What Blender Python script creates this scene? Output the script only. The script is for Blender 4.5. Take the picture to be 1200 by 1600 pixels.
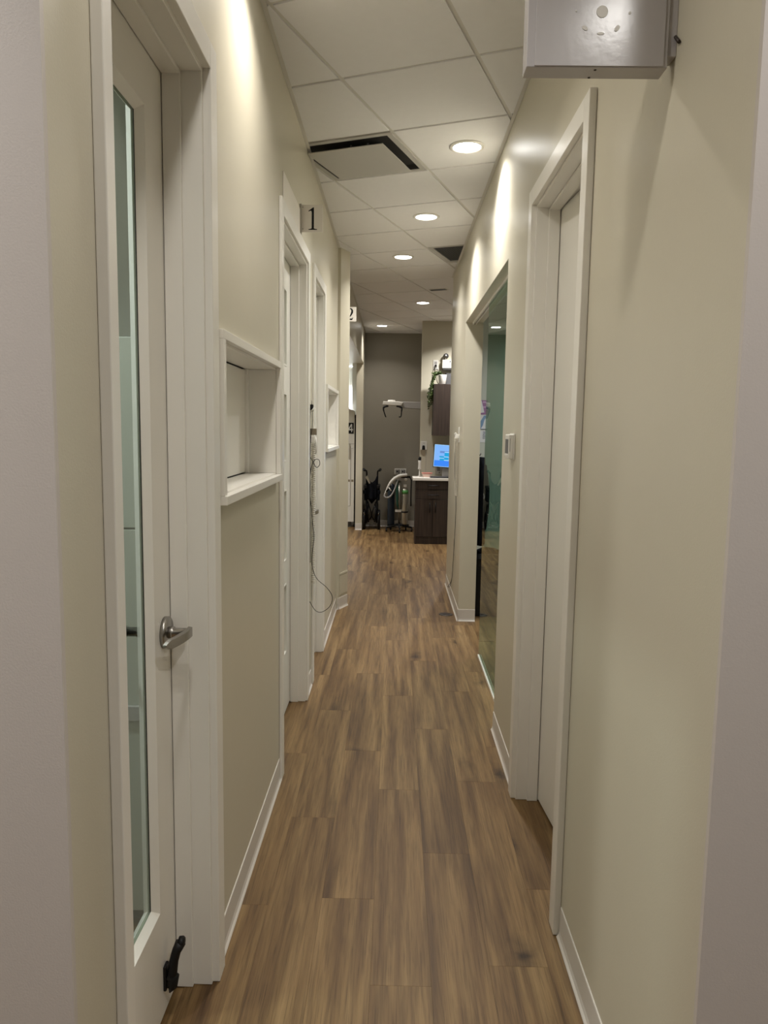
import bpy, bmesh, math, random
from mathutils import Vector, Matrix

random.seed(11)
for o in list(bpy.data.objects):
    bpy.data.objects.remove(o)
S = bpy.context.scene
C = S.collection
PI = math.pi

# ------------------------------------------------------------------ camera
H = 3.098          # ceiling height
XL, XR = -0.502, 0.5516   # faces of the corridor walls
GA = 0.363367      # the ceiling grid is turned against the corridor
pitch, roll, yaw = 0.112715, 0.0152843, -0.0134131
cam = bpy.data.cameras.new('camera')
cam.sensor_fit = 'VERTICAL'
cam.sensor_height = 36.0
cam.lens = 1161.8 / 1600 * 36
cam.clip_start = 0.02
co = bpy.data.objects.new('camera', cam)
C.objects.link(co)
fwd = Vector((math.sin(yaw) * math.cos(pitch), math.cos(yaw) * math.cos(pitch), -math.sin(pitch)))
rt = Vector((math.cos(yaw), -math.sin(yaw), 0))
up = rt.cross(fwd)
rt, up = rt * math.cos(roll) + up * math.sin(roll), up * math.cos(roll) - rt * math.sin(roll)
co.matrix_world = Matrix(((rt.x, up.x, -fwd.x, 0), (rt.y, up.y, -fwd.y, 0), (rt.z, up.z, -fwd.z, 1.6), (0, 0, 0, 1)))
S.camera = co

# ------------------------------------------------------------------ world, exposure
w = bpy.data.worlds.new('world')
S.world = w
w.use_nodes = True
w.node_tree.nodes['Background'].inputs[0].default_value = (1.0, 0.98, 0.95, 1)
w.node_tree.nodes['Background'].inputs[1].default_value = 0.05
S.view_settings.view_transform = 'Standard'
S.view_settings.look = 'None'
S.view_settings.gamma = 1
S.view_settings.use_curve_mapping = False
S.view_settings.exposure = 0.0

WARM = (1.0, 0.94, 0.86)
SOFT = (1.0, 0.965, 0.915)
COOL = (0.93, 0.95, 1.0)
# (x, y, z of ceiling, watts, colour, label)
LAMPS = [
    (0.356, 4.150, H, 14, SOFT, 'round ceiling downlight nearest the camera, beside the square air diffuser'),
    (0.194, 5.474, H, 17, SOFT, 'second round ceiling downlight from the front, one row past the air diffuser'),
    (0.044, 6.725, H, 11, SOFT, 'third round ceiling downlight, left of the grey return grille'),
    (0.305, 9.104, H, 14, SOFT, 'fourth round ceiling downlight, beyond the black slot diffuser'),
    (-0.220, 11.155, H, 9, WARM, 'farthest round ceiling downlight, before the dark alcove wall'),
    (-0.262, 2.467, H, 7.5, WARM, 'round ceiling downlight over the wall niche, just above the picture'),
    (-0.300, 1.180, H, 6, WARM, 'round ceiling downlight over the front glazed door, above the picture'),
    (0.760, 0.350, H, 15, SOFT, 'round ceiling downlight right of the camera, above the picture'),
    (-1.450, 0.400, H, 28, SOFT, 'unseen ceiling downlight left of the camera, placed to light the left front wall'),  # out of view, set close to the left front face to light it
    (1.150, -1.300, H, 7, COOL, 'round ceiling downlight behind the camera on the right, above the picture'),
    (-1.900, 10.600, 2.58, 32, SOFT, 'unseen lamp added deep in the left bay soffit to light the panel unit'),  # added out of sight to light the front of the bay unit
    (-0.720, 12.600, 2.62, 75, COOL, 'bright recessed lamp in the low soffit of the left bay'),
    (1.900, 6.300, H, 26, COOL, 'round ceiling downlight in the side room behind the glass panel'),
    (1.000, 9.900, H, 36, SOFT, 'unseen ceiling downlight added right of the corridor end to light the far counter wall'),  # added out of sight to brighten the wall behind the far counter
    (-1.350, 1.550, H, 18, COOL, 'round ceiling downlight in the room behind the front glazed door'),
    (-1.500, 4.100, H, 20, COOL, 'round ceiling downlight in the room behind the four-light door'),
]

# ------------------------------------------------------------------ materials
def nt(name):
    m = bpy.data.materials.new(name)
    m.use_nodes = True
    t = m.node_tree
    return m, t, t.nodes['Principled BSDF'], t.nodes, t.links

def col(c):
    return (c[0], c[1], c[2], 1)

def paint(name, c, rough=0.45, bump=0.12, scale=140, var=0.03, metal=0.0, spec=0.5, stretch=None):
    m, t, p, N, K = nt(name)
    g = N.new('ShaderNodeNewGeometry')
    src = g.outputs['Position']
    if stretch:
        mp = N.new('ShaderNodeMapping')
        mp.inputs['Scale'].default_value = stretch
        K.new(src, mp.inputs[0])
        src = mp.outputs[0]
    n = N.new('ShaderNodeTexNoise')
    n.inputs['Scale'].default_value = scale
    n.inputs['Detail'].default_value = 3
    K.new(src, n.inputs['Vector'])
    n2 = N.new('ShaderNodeTexNoise')
    n2.inputs['Scale'].default_value = scale * 0.06
    n2.inputs['Detail'].default_value = 4
    K.new(src, n2.inputs['Vector'])
    r = N.new('ShaderNodeMapRange')
    r.inputs['To Min'].default_value = 1 - var
    r.inputs['To Max'].default_value = 1 + var
    K.new(n2.outputs[0], r.inputs[0])
    mx = N.new('ShaderNodeMix')
    mx.data_type = 'RGBA'
    mx.blend_type = 'MULTIPLY'
    mx.inputs[0].default_value = 1
    mx.inputs[6].default_value = col(c)
    K.new(r.outputs[0], mx.inputs[7])
    K.new(mx.outputs[2], p.inputs['Base Color'])
    if bump:
        b = N.new('ShaderNodeBump')
        b.inputs['Strength'].default_value = bump
        b.inputs['Distance'].default_value = 0.0015
        K.new(n.outputs[0], b.inputs['Height'])
        K.new(b.outputs[0], p.inputs['Normal'])
    p.inputs['Roughness'].default_value = rough
    p.inputs['Metallic'].default_value = metal
    p.inputs['Specular IOR Level'].default_value = spec
    return m

def emit(name, c, s):
    m, t, p, N, K = nt(name)
    p.inputs['Base Color'].default_value = (0, 0, 0, 1)
    p.inputs['Emission Color'].default_value = col(c)
    p.inputs['Emission Strength'].default_value = s
    return m

def glass(name, tint, ior=1.7, rough=0.0):
    m, t, p, N, K = nt(name)
    N.remove(p)
    out = N['Material Output']
    tr = N.new('ShaderNodeBsdfTransparent')
    tr.inputs[0].default_value = col(tint)
    gl = N.new('ShaderNodeBsdfGlossy')
    gl.inputs['Roughness'].default_value = rough
    gl.inputs['Color'].default_value = (0.9, 1.0, 0.96, 1)
    fr = N.new('ShaderNodeFresnel')
    fr.inputs[0].default_value = ior
    g = N.new('ShaderNodeNewGeometry')
    inv = N.new('ShaderNodeMath')
    inv.operation = 'SUBTRACT'
    inv.inputs[0].default_value = 1
    K.new(g.outputs['Backfacing'], inv.inputs[1])
    mu = N.new('ShaderNodeMath')
    mu.operation = 'MULTIPLY'
    K.new(fr.outputs[0], mu.inputs[0])
    K.new(inv.outputs[0], mu.inputs[1])
    mx = N.new('ShaderNodeMixShader')
    K.new(mu.outputs[0], mx.inputs[0])
    K.new(tr.outputs[0], mx.inputs[1])
    K.new(gl.outputs[0], mx.inputs[2])
    K.new(mx.outputs[0], out.inputs[0])
    return m

def ramp(N, stops):
    r = N.new('ShaderNodeValToRGB')
    e = r.color_ramp.elements
    while len(e) < len(stops):
        e.new(0.5)
    for i, (pos, c) in enumerate(stops):
        e[i].position = pos
        e[i].color = col(c)
    return r

def oak():
    m, t, p, N, K = nt('oak_plank')
    g = N.new('ShaderNodeNewGeometry')
    oi = N.new('ShaderNodeObjectInfo')
    cm = N.new('ShaderNodeCombineXYZ')
    mul = N.new('ShaderNodeMath')
    mul.operation = 'MULTIPLY'
    mul.inputs[1].default_value = 37.0
    K.new(oi.outputs['Random'], mul.inputs[0])
    K.new(mul.outputs[0], cm.inputs[0])
    K.new(mul.outputs[0], cm.inputs[1])
    add = N.new('ShaderNodeVectorMath')
    K.new(g.outputs['Position'], add.inputs[0])
    K.new(cm.outputs[0], add.inputs[1])

    def mapped(sx, sy):
        mp = N.new('ShaderNodeMapping')
        mp.inputs['Scale'].default_value = (sx, sy, 1)
        K.new(add.outputs[0], mp.inputs[0])
        return mp.outputs[0]
    # broad cathedral figure along the board
    n1 = N.new('ShaderNodeTexNoise')
    n1.inputs['Scale'].default_value = 1
    n1.inputs['Detail'].default_value = 5
    n1.inputs['Roughness'].default_value = 0.5
    n1.inputs['Distortion'].default_value = 0.35
    K.new(mapped(17, 0.85), n1.inputs['Vector'])
    r1 = ramp(N, [(0.24, (0.064, 0.033, 0.0135)), (0.43, (0.140, 0.080, 0.032)), (0.58, (0.208, 0.128, 0.053)), (0.78, (0.290, 0.190, 0.086))])
    K.new(n1.outputs[0], r1.inputs[0])
    # fine pores
    n2 = N.new('ShaderNodeTexNoise')
    n2.inputs['Scale'].default_value = 1
    n2.inputs['Detail'].default_value = 4
    n2.inputs['Roughness'].default_value = 0.7
    K.new(mapped(260, 5), n2.inputs['Vector'])
    r2 = ramp(N, [(0.32, (0.48, 0.46, 0.44)), (0.48, (0.98, 0.98, 0.98)), (0.75, (1.22, 1.22, 1.22))])
    K.new(n2.outputs[0], r2.inputs[0])
    n4 = N.new('ShaderNodeTexNoise')
    n4.inputs['Scale'].default_value = 1
    n4.inputs['Detail'].default_value = 3
    n4.inputs['Distortion'].default_value = 1.1
    K.new(mapped(58, 2.6), n4.inputs['Vector'])
    r4 = ramp(N, [(0.34, (0.72, 0.70, 0.68)), (0.50, (1, 1, 1)), (0.70, (1.12, 1.12, 1.11))])
    K.new(n4.outputs[0], r4.inputs[0])
    mx4 = N.new('ShaderNodeMix')
    mx4.data_type = 'RGBA'
    mx4.blend_type = 'MULTIPLY'
    mx4.inputs[0].default_value = 0.85
    K.new(r1.outputs[0], mx4.inputs[6])
    K.new(r4.outputs[0], mx4.inputs[7])
    mx = N.new('ShaderNodeMix')
    mx.data_type = 'RGBA'
    mx.blend_type = 'MULTIPLY'
    mx.inputs[0].default_value = 0.8
    K.new(mx4.outputs[2], mx.inputs[6])
    K.new(r2.outputs[0], mx.inputs[7])
    # knots
    vo = N.new('ShaderNodeTexVoronoi')
    vo.inputs['Scale'].default_value = 1
    wob = N.new('ShaderNodeTexNoise')
    wob.inputs['Scale'].default_value = 14
    K.new(add.outputs[0], wob.inputs['Vector'])
    wa = N.new('ShaderNodeVectorMath')
    wa.operation = 'MULTIPLY_ADD'
    wa.inputs[1].default_value = (0.42, 0.32, 0)
    K.new(wob.outputs['Color'], wa.inputs[0])
    K.new(mapped(5.4, 2.2), wa.inputs[2])
    K.new(wa.outputs[0], vo.inputs['Vector'])
    r3 = ramp(N, [(0.03, (0.20, 0.18, 0.17)), (0.085, (0.46, 0.44, 0.43)), (0.15, (0.74, 0.73, 0.72)), (0.30, (1, 1, 1))])
    K.new(vo.outputs['Distance'], r3.inputs[0])
    sel = N.new('ShaderNodeSeparateColor')
    K.new(vo.outputs['Color'], sel.inputs[0])
    gt = N.new('ShaderNodeMath')
    gt.operation = 'GREATER_THAN'
    gt.inputs[1].default_value = 0.66
    K.new(sel.outputs[0], gt.inputs[0])
    mx2 = N.new('ShaderNodeMix')
    mx2.data_type = 'RGBA'
    mx2.blend_type = 'MULTIPLY'
    K.new(gt.outputs[0], mx2.inputs[0])
    K.new(mx.outputs[2], mx2.inputs[6])
    K.new(r3.outputs[0], mx2.inputs[7])
    # board to board tone
    hv = N.new('ShaderNodeHueSaturation')
    mr = N.new('ShaderNodeMapRange')
    mr.inputs['To Min'].default_value = 0.93
    mr.inputs['To Max'].default_value = 1.07
    K.new(oi.outputs['Random'], mr.inputs[0])
    K.new(mr.outputs[0], hv.inputs['Value'])
    K.new(mx2.outputs[2], hv.inputs['Color'])
    K.new(hv.outputs[0], p.inputs['Base Color'])
    b = N.new('ShaderNodeBump')
    b.inputs['Strength'].default_value = 0.18
    b.inputs['Distance'].default_value = 0.001
    K.new(n2.outputs[0], b.inputs['Height'])
    K.new(b.outputs[0], p.inputs['Normal'])
    p.inputs['Roughness'].default_value = 0.46
    p.inputs['Specular IOR Level'].default_value = 0.30
    return m

def dark_wood():
    m, t, p, N, K = nt('dark_laminate')
    g = N.new('ShaderNodeNewGeometry')
    mp = N.new('ShaderNodeMapping')
    mp.inputs['Scale'].default_value = (70, 70, 2.2)
    K.new(g.outputs['Position'], mp.inputs[0])
    n = N.new('ShaderNodeTexNoise')
    n.inputs['Scale'].default_value = 1
    n.inputs['Detail'].default_value = 5
    K.new(mp.outputs[0], n.inputs['Vector'])
    r = ramp(N, [(0.3, (0.015, 0.0085, 0.006)), (0.55, (0.032, 0.019, 0.0135)), (0.8, (0.058, 0.037, 0.028))])
    K.new(n.outputs[0], r.inputs[0])
    K.new(r.outputs[0], p.inputs['Base Color'])
    p.inputs['Roughness'].default_value = 0.5
    return m

M = {}
M['wall'] = paint('beige_satin_paint', (0.60, 0.562, 0.452), 0.36, 0.14, 260, 0.012)
M['wall_white'] = paint('pale_grey_paint', (0.60, 0.555, 0.52), 0.5, 0.13, 300, 0.012)
M['wall_room'] = paint('pale_green_white_paint', (0.62, 0.64, 0.56), 0.5, 0.2, 160, 0.015)
M['wall_bay'] = paint('white_paint', (0.80, 0.80, 0.74), 0.5, 0.2, 160, 0.015)
M['wall_far'] = paint('taupe_paint', (0.29, 0.268, 0.222), 0.38, 0.2, 160, 0.02)
M['trim'] = paint('white_trim_enamel', (0.84, 0.82, 0.765), 0.28, 0.10, 90, 0.015)
M['door'] = paint('white_door_enamel', (0.83, 0.81, 0.755), 0.38, 0.08, 90, 0.012)
M['vinyl'] = paint('pale_vinyl_base', (0.66, 0.62, 0.57), 0.38, 0.05, 90, 0.02)
M['tile'] = paint('mineral_fibre_tile', (0.85, 0.85, 0.865), 0.9, 0.35, 420, 0.02, spec=0.1)
M['grid'] = paint('white_steel_grid', (0.68, 0.665, 0.63), 0.5, 0.0, 90, 0.01)
M['steel'] = paint('painted_sheet_steel', (0.50, 0.485, 0.495), 0.2, 0.10, 60, 0.015)
M['white'] = paint('white_plastic', (0.78, 0.765, 0.72), 0.4, 0.03, 90, 0.01)
M['cream'] = paint('cream_rubber', (0.62, 0.585, 0.49), 0.5, 0.03, 90, 0.02)
M['grey'] = paint('grey_plastic', (0.36, 0.345, 0.335), 0.45, 0.03, 90, 0.02)
M['dgrey'] = paint('dark_grey_plastic', (0.09, 0.09, 0.095), 0.45, 0.03, 90, 0.02)
M['black'] = paint('black_plastic', (0.007, 0.007, 0.008), 0.5, 0.03, 90, 0.02, spec=0.3)
M['cloth'] = paint('black_cloth', (0.005, 0.006, 0.009), 0.95, 0.4, 500, 0.1, spec=0.15)
M['duct'] = paint('dark_duct', (0.055, 0.055, 0.055), 0.7, 0.05, 60, 0.05)
M['lattice'] = paint('grey_grille', (0.13, 0.13, 0.13), 0.6, 0.03, 60, 0.02)
M['plaque'] = paint('white_diffuser_plate', (0.50, 0.49, 0.465), 0.45, 0.03, 60, 0.015)
M['chrome'] = paint('satin_nickel', (0.38, 0.365, 0.345), 0.27, 0.04, 300, 0.02, metal=1)
M['alu'] = paint('brushed_aluminium', (0.50, 0.475, 0.41), 0.38, 0.03, 300, 0.03, metal=0.85)
M['navy'] = paint('dark_blue_cylinder', (0.010, 0.020, 0.034), 0.35, 0.03, 60, 0.03)
M['green'] = paint('green_plastic', (0.11, 0.36, 0.10), 0.45, 0.03, 60, 0.03)
M['dgreen'] = paint('dark_green_rubber', (0.015, 0.085, 0.060), 0.45, 0.03, 60, 0.03)
M['pink'] = paint('pale_pink_plastic', (0.74, 0.55, 0.47), 0.4, 0.03, 60, 0.02)
M['coral'] = paint('coral_lid', (0.48, 0.17, 0.135), 0.4, 0.03, 60, 0.02)
M['stone'] = paint('white_quartz', (0.74, 0.71, 0.66), 0.3, 0.03, 60, 0.03)
M['leaf'] = paint('green_leaf', (0.050, 0.080, 0.014), 0.6, 0.05, 60, 0.3)
M['soil'] = paint('potting_soil', (0.03, 0.02, 0.012), 0.9, 0.4, 200, 0.2)
M['paper'] = paint('white_paper', (0.80, 0.80, 0.80), 0.7, 0.02, 60, 0.01)
M['purple'] = paint('purple_print', (0.36, 0.19, 0.36), 0.6, 0.02, 60, 0.03)
M['violet'] = paint('lilac_print', (0.62, 0.42, 0.62), 0.6, 0.02, 60, 0.03)
M['blueprint'] = paint('blue_print', (0.23, 0.36, 0.54), 0.6, 0.02, 60, 0.03)
M['navyprint'] = paint('navy_print', (0.03, 0.05, 0.14), 0.6, 0.02, 60, 0.03)
M['tan'] = paint('tan_strip', (0.25, 0.21, 0.15), 0.5, 0.02, 60, 0.03)
M['bronze'] = paint('dark_bronze', (0.045, 0.035, 0.03), 0.45, 0.05, 200, 0.05, metal=0.4)
M['acrylic'] = paint('white_acrylic_sign', (0.86, 0.82, 0.75), 0.35, 0.02, 60, 0.01)
M['panelgreen'] = paint('sage_cabinet_front', (0.44, 0.46, 0.40), 0.45, 0.03, 60, 0.01)
M['lens'] = emit('lamp_lens', (1, 0.99, 0.96), 16)
M['lens_cool'] = emit('lamp_lens_cool', (0.97, 0.99, 1), 16)
M['screen'] = emit('screen_pale_blue', (0.22, 0.47, 0.95), 1.0)
M['screen_dk'] = emit('screen_blue', (0.035, 0.24, 0.92), 1.0)
M['screen_teal'] = emit('screen_teal', (0.01, 0.36, 0.72), 1.0)
M['screen_slate'] = emit('screen_slate', (0.13, 0.26, 0.62), 1.0)
M['screen_wh'] = emit('screen_white', (0.50, 0.78, 1.0), 1.0)
M['oak'] = oak()
M['darkwood'] = dark_wood()
M['glass'] = glass('clear_green_glass', (0.62, 0.80, 0.735), 2.1)
M['glass_door'] = glass('pale_green_door_glass', (0.86, 0.92, 0.87))
M['frost'] = paint('frosted_glass', (0.62, 0.66, 0.60), 0.25, 0.05, 60, 0.01)
M['black_strap'] = M['black']

# ------------------------------------------------------------------ mesh helpers
class MB:
    def __init__(s):
        s.v = []; s.f = []; s.mi = []; s.sm = []

    def add(s, vs, fs, mi=0, smooth=False):
        b = len(s.v)
        s.v += [tuple(x) for x in vs]
        for f in fs:
            s.f.append([b + i for i in f]); s.mi.append(mi); s.sm.append(smooth)
        return s

    def box(s, x0, x1, y0, y1, z0, z1, mi=0):
        v = [(x, y, z) for z in (z0, z1) for y in (y0, y1) for x in (x0, x1)]
        return s.add(v, [(0, 2, 3, 1), (4, 5, 7, 6), (0, 1, 5, 4), (2, 6, 7, 3), (0, 4, 6, 2), (1, 3, 7, 5)], mi)

    def prism(s, poly, axis, a, b, mi=0):
        def mk(u, w, t):
            return {'x': (t, u, w), 'y': (u, t, w), 'z': (u, w, t)}[axis]
        n = len(poly)
        v = [mk(p[0], p[1], a) for p in poly] + [mk(p[0], p[1], b) for p in poly]
        f = [list(range(n))[::-1], list(range(n, 2 * n))]
        f += [(i, (i + 1) % n, n + (i + 1) % n, n + i) for i in range(n)]
        return s.add(v, f, mi)

    def tube(s, pts, r, n=8, mi=0, caps=True):
        pts = [Vector(p) for p in pts]
        rs = r if isinstance(r, (list, tuple)) else [r] * len(pts)
        t0 = (pts[1] - pts[0]).normalized()
        u = t0.orthogonal().normalized()
        vs = []
        for i, p in enumerate(pts):
            t = (pts[min(i + 1, len(pts) - 1)] - pts[max(i - 1, 0)])
            t = t.normalized() if t.length > 1e-9 else t0
            u = (u - t * u.dot(t))
            u = u.normalized() if u.length > 1e-6 else t.orthogonal().normalized()
            w2 = t.cross(u)
            for k in range(n):
                a = 2 * PI * k / n
                vs.append(p + (u * math.cos(a) + w2 * math.sin(a)) * rs[i])
        fs = []
        for i in range(len(pts) - 1):
            for k in range(n):
                fs.append((i * n + k, i * n + (k + 1) % n, (i + 1) * n + (k + 1) % n, (i + 1) * n + k))
        s.add(vs, fs, mi, True)
        if caps:
            e = (len(pts) - 1) * n
            s.add([vs[k] for k in range(n)], [list(range(n))[::-1]], mi)
            s.add([vs[e + k] for k in range(n)], [list(range(n))], mi)
        return s

    def lathe(s, prof, c, axis='z', n=24, mi=0, smooth=True):
        vs = []
        for r, h in prof:
            for k in range(n):
                a = 2 * PI * k / n
                x, y = r * math.cos(a), r * math.sin(a)
                vs.append({'z': (c[0] + x, c[1] + y, c[2] + h), 'y': (c[0] + x, c[1] + h, c[2] + y), 'x': (c[0] + h, c[1] + x, c[2] + y)}[axis])
        fs = []
        for i in range(len(prof) - 1):
            for k in range(n):
                fs.append((i * n + k, i * n + (k + 1) % n, (i + 1) * n + (k + 1) % n, (i + 1) * n + k))
        s.add(vs, fs, mi, smooth)
        for i in (0, len(prof) - 1):
            if prof[i][0] > 1e-6:
                s.add([vs[i * n + k] for k in range(n)], [list(range(n))], mi)
        return s

    def build(s, name, mat, parent=None, bevel=0.0, weld=True):
        off = Vector(ROOT.get(parent.name, (0, 0, 0))) if parent else Vector((0, 0, 0))
        me = bpy.data.meshes.new(name)
        me.from_pydata([tuple(Vector(v) - off) for v in s.v], [], s.f)
        mats = mat if isinstance(mat, (list, tuple)) else [mat]
        for m in mats:
            me.materials.append(m)
        me.polygons.foreach_set('material_index', s.mi)
        me.polygons.foreach_set('use_smooth', s.sm)
        bm = bmesh.new()
        bm.from_mesh(me)
        if weld:
            bmesh.ops.remove_doubles(bm, verts=bm.verts, dist=1e-6)
        bmesh.ops.recalc_face_normals(bm, faces=bm.faces)
        bm.to_mesh(me)
        bm.free()
        o = bpy.data.objects.new(name, me)
        C.objects.link(o)
        if parent:
            o.parent = parent
            ROOT[o.name] = tuple(off)
        if bevel:
            bv = o.modifiers.new('bevel', 'BEVEL')
            bv.width = bevel
            bv.segments = 2
            bv.limit_method = 'ANGLE'
            bv.angle_limit = 0.7
        return o

ROOT = {}

def thing(name, label, cat, loc=(0, 0, 0), group=None, kind=None):
    o = bpy.data.objects.new(name, None)
    o.empty_display_size = 0.05
    C.objects.link(o)
    o.location = loc
    ROOT[o.name] = tuple(loc)
    if label: o['label'] = label
    if cat: o['category'] = cat
    if group: o['group'] = group
    if kind: o['kind'] = kind
    return o

def tag(o, label, cat, group=None):
    o['label'] = label; o['category'] = cat
    if group: o['group'] = group
    return o

def struct(o, label=None):
    o['kind'] = 'structure'
    if label: o['label'] = label
    return o

def wall_cells(us, zs, solid, place, t0, t1, mb):
    """wall of thickness t0..t1 as a grid of cells; only outside faces are made"""
    nu, nz = len(us) - 1, len(zs) - 1
    def q(a):
        mb.add([place(*p) for p in a], [(0, 1, 2, 3)])
    for i in range(nu):
        for k in range(nz):
            if not solid(i, k):
                continue
            u0, u1, z0, z1 = us[i], us[i + 1], zs[k], zs[k + 1]
            q([(t1, u0, z0), (t1, u1, z0), (t1, u1, z1), (t1, u0, z1)])
            q([(t0, u0, z0), (t0, u0, z1), (t0, u1, z1), (t0, u1, z0)])
            for di, dk, e in ((-1, 0, (u0, u0, z0, z1)), (1, 0, (u1, u1, z0, z1)), (0, -1, (u0, u1, z0, z0)), (0, 1, (u0, u1, z1, z1))):
                a, b = i + di, k + dk
                if 0 <= a < nu and 0 <= b < nz and solid(a, b):
                    continue
                if di:
                    q([(t0, e[0], e[2]), (t1, e[0], e[2]), (t1, e[0], e[3]), (t0, e[0], e[3])])
                else:
                    q([(t0, e[0], e[2]), (t1, e[0], e[2]), (t1, e[1], e[2]), (t0, e[1], e[2])])

def wall_along_y(name, x0, x1, y0, y1, z0, z1, holes, mat):
    ys = sorted({y0, y1} | {h[0] for h in holes} | {h[1] for h in holes})
    zs = sorted({z0, z1} | {h[2] for h in holes} | {h[3] for h in holes})
    def solid(i, k):
        cy, cz = (ys[i] + ys[i + 1]) / 2, (zs[k] + zs[k + 1]) / 2
        return not any(h[0] < cy < h[1] and h[2] < cz < h[3] for h in holes)
    mb = MB()
    wall_cells(ys, zs, solid, lambda t, u, z: (t, u, z), x0, x1, mb)
    return struct(mb.build(name, mat))

def clip(poly, bounds):
    """clip a plan polygon to x0,x1,y0,y1"""
    for ax, lim, sgn in ((0, bounds[0], 1), (0, bounds[1], -1), (1, bounds[2], 1), (1, bounds[3], -1)):
        out = []
        for i in range(len(poly)):
            a, b = poly[i], poly[(i + 1) % len(poly)]
            da, db = sgn * (a[ax] - lim), sgn * (b[ax] - lim)
            if da >= 0: out.append(a)
            if (da >= 0) != (db >= 0):
                t = da / (da - db)
                out.append((a[0] + t * (b[0] - a[0]), a[1] + t * (b[1] - a[1])))
        poly = out
        if len(poly) < 3: return []
    return poly

def area2(p):
    return abs(sum(p[i][0] * p[(i + 1) % len(p)][1] - p[(i + 1) % len(p)][0] * p[i][1] for i in range(len(p)))) / 2

# ------------------------------------------------------------------ floor
fl = struct(MB().box(-3.2, 3.2, -3.2, 14.2, -0.05, -0.004).build('floor', M['oak']), 'brown oak plank floor running the length of the corridor')
PW, PL = 0.1772, 1.172
seam0 = -0.4005
first = {-1: 2.33, 0: 2.90, 1: 2.375, 2: 1.98, 3: 2.66, 4: 2.07, 5: 2.45}
plank_mesh = {}
def plank(x0, y0, x1, y1):
    wd, ln = round(x1 - x0, 3), round(y1 - y0, 3)
    key = (wd, ln)
    if key not in plank_mesh:
        e, d = 0.00015, 0.0004
        k_ = 0.0007
        v = [(0, 0, -0.0007), (wd, 0, -0.0007), (wd, ln, -0.0007), (0, ln, -0.0007), (e, k_, 0), (wd - e, k_, 0), (wd - e, ln - k_, 0), (e, ln - k_, 0),
             (0, 0, -0.0039), (wd, 0, -0.0039), (wd, ln, -0.0039), (0, ln, -0.0039)]
        f = [(4, 5, 6, 7), (0, 1, 5, 4), (1, 2, 6, 5), (2, 3, 7, 6), (3, 0, 4, 7), (8, 9, 1, 0), (9, 10, 2, 1), (10, 11, 3, 2), (11, 8, 0, 3)]
        me = bpy.data.meshes.new('plank')
        me.from_pydata(v, [], f)
        me.materials.append(M['oak'])
        plank_mesh[key] = me
    o = bpy.data.objects.new('plank', plank_mesh[key])
    C.objects.link(o)
    o.parent = fl
    o.location = (x0, y0, 0)
for c in range(-3, 12):
    x0 = seam0 + c * PW
    off = first.get(c, 2.0 + 0.37 * (c % 3))
    lo = 0.9 if c < 7 else 7.0
    if c < -1: lo = 6.6
    y = off - PL * 2
    while y < 12.3:
        if y + PL > lo and (c < 6 or y > 5.2) and (c < 8 or y > 6.8):
            y1 = min(y + PL, 12.55)
            plank(x0, y, x0 + PW, y1)
        y += PL
fb = thing('floor_box', 'round dark floor box cover set in the oak planks by the right wall', 'floor box', (0.467, 6.318, 0))
MB().lathe([(0.0, 0.0035), (0.052, 0.0035), (0.056, 0.003), (0.062, 0.0005)], (0.467, 6.318, 0), n=32).build('cover', M['bronze'], fb)
MB().box(0.437, 0.497, 6.314, 6.322, 0.0035, 0.0055).build('hinge', M['bronze'], fb)

# ------------------------------------------------------------------ ceiling
ce = struct(MB().box(-3.2, 3.2, -3.2, 14.2, H + 0.03, H + 0.10).build('ceiling', M['tile']), 'suspended ceiling of pale square tiles set at an angle to the corridor')
cg, sg = math.cos(GA), math.sin(GA)
TS = 0.603
c0, s0 = -0.845, 0.0635
def cs(c, s):
    return (c * cg + s * sg, -c * sg + s * cg)
def bounds(y):
    if y < 1.0: return (-2.2, 2.2, -1.0, 1.30)
    if y < 6.42: return (XL + 0.0005, XR - 0.0005, 0.95, 7.62)
    if y < 7.62: return (XL + 0.0005, XR - 0.0005, 0.95, 7.62)
    return (XL + 0.0005, 2.4, 7.62, 12.04)
def clips(poly):
    """split a plan polygon over the narrow corridor and the wider far end"""
    res = []
    for b in ((XL + .0005, XR - .0005, 1.11, 7.60), (XL + .0005, 2.2, 7.60, 12.04), (-1.6, 1.6, 0.2, 1.11)):
        p = clip(poly, b)
        if p and area2(p) > 0.0006: res.append(p)
    return res
special = {(-2, 6): 'diffuser', (-2, 10): 'grille'}   # long-line index, row index
holes_lamps = [(l[0], l[1]) for l in LAMPS if l[2] == H]
ntile = 0
for i in range(-9, 4):
    for k in range(-2, 24):
        ca, cb = c0 + TS * i, c0 + TS * (i + 1)
        sa, sb = s0 + TS * k, s0 + TS * (k + 1)
        q = 0.0095
        full = [cs(ca + q, sa + q), cs(cb - q, sa + q), cs(cb - q, sb - q), cs(ca + q, sb - q)]
        if (i, k) in special: continue
        for p in clips(full):
            mb = MB()
            mb.prism(p, 'z', H - 0.006, H + 0.012)
            mb.build('tile', M['tile'], ce)
            ntile += 1
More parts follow.
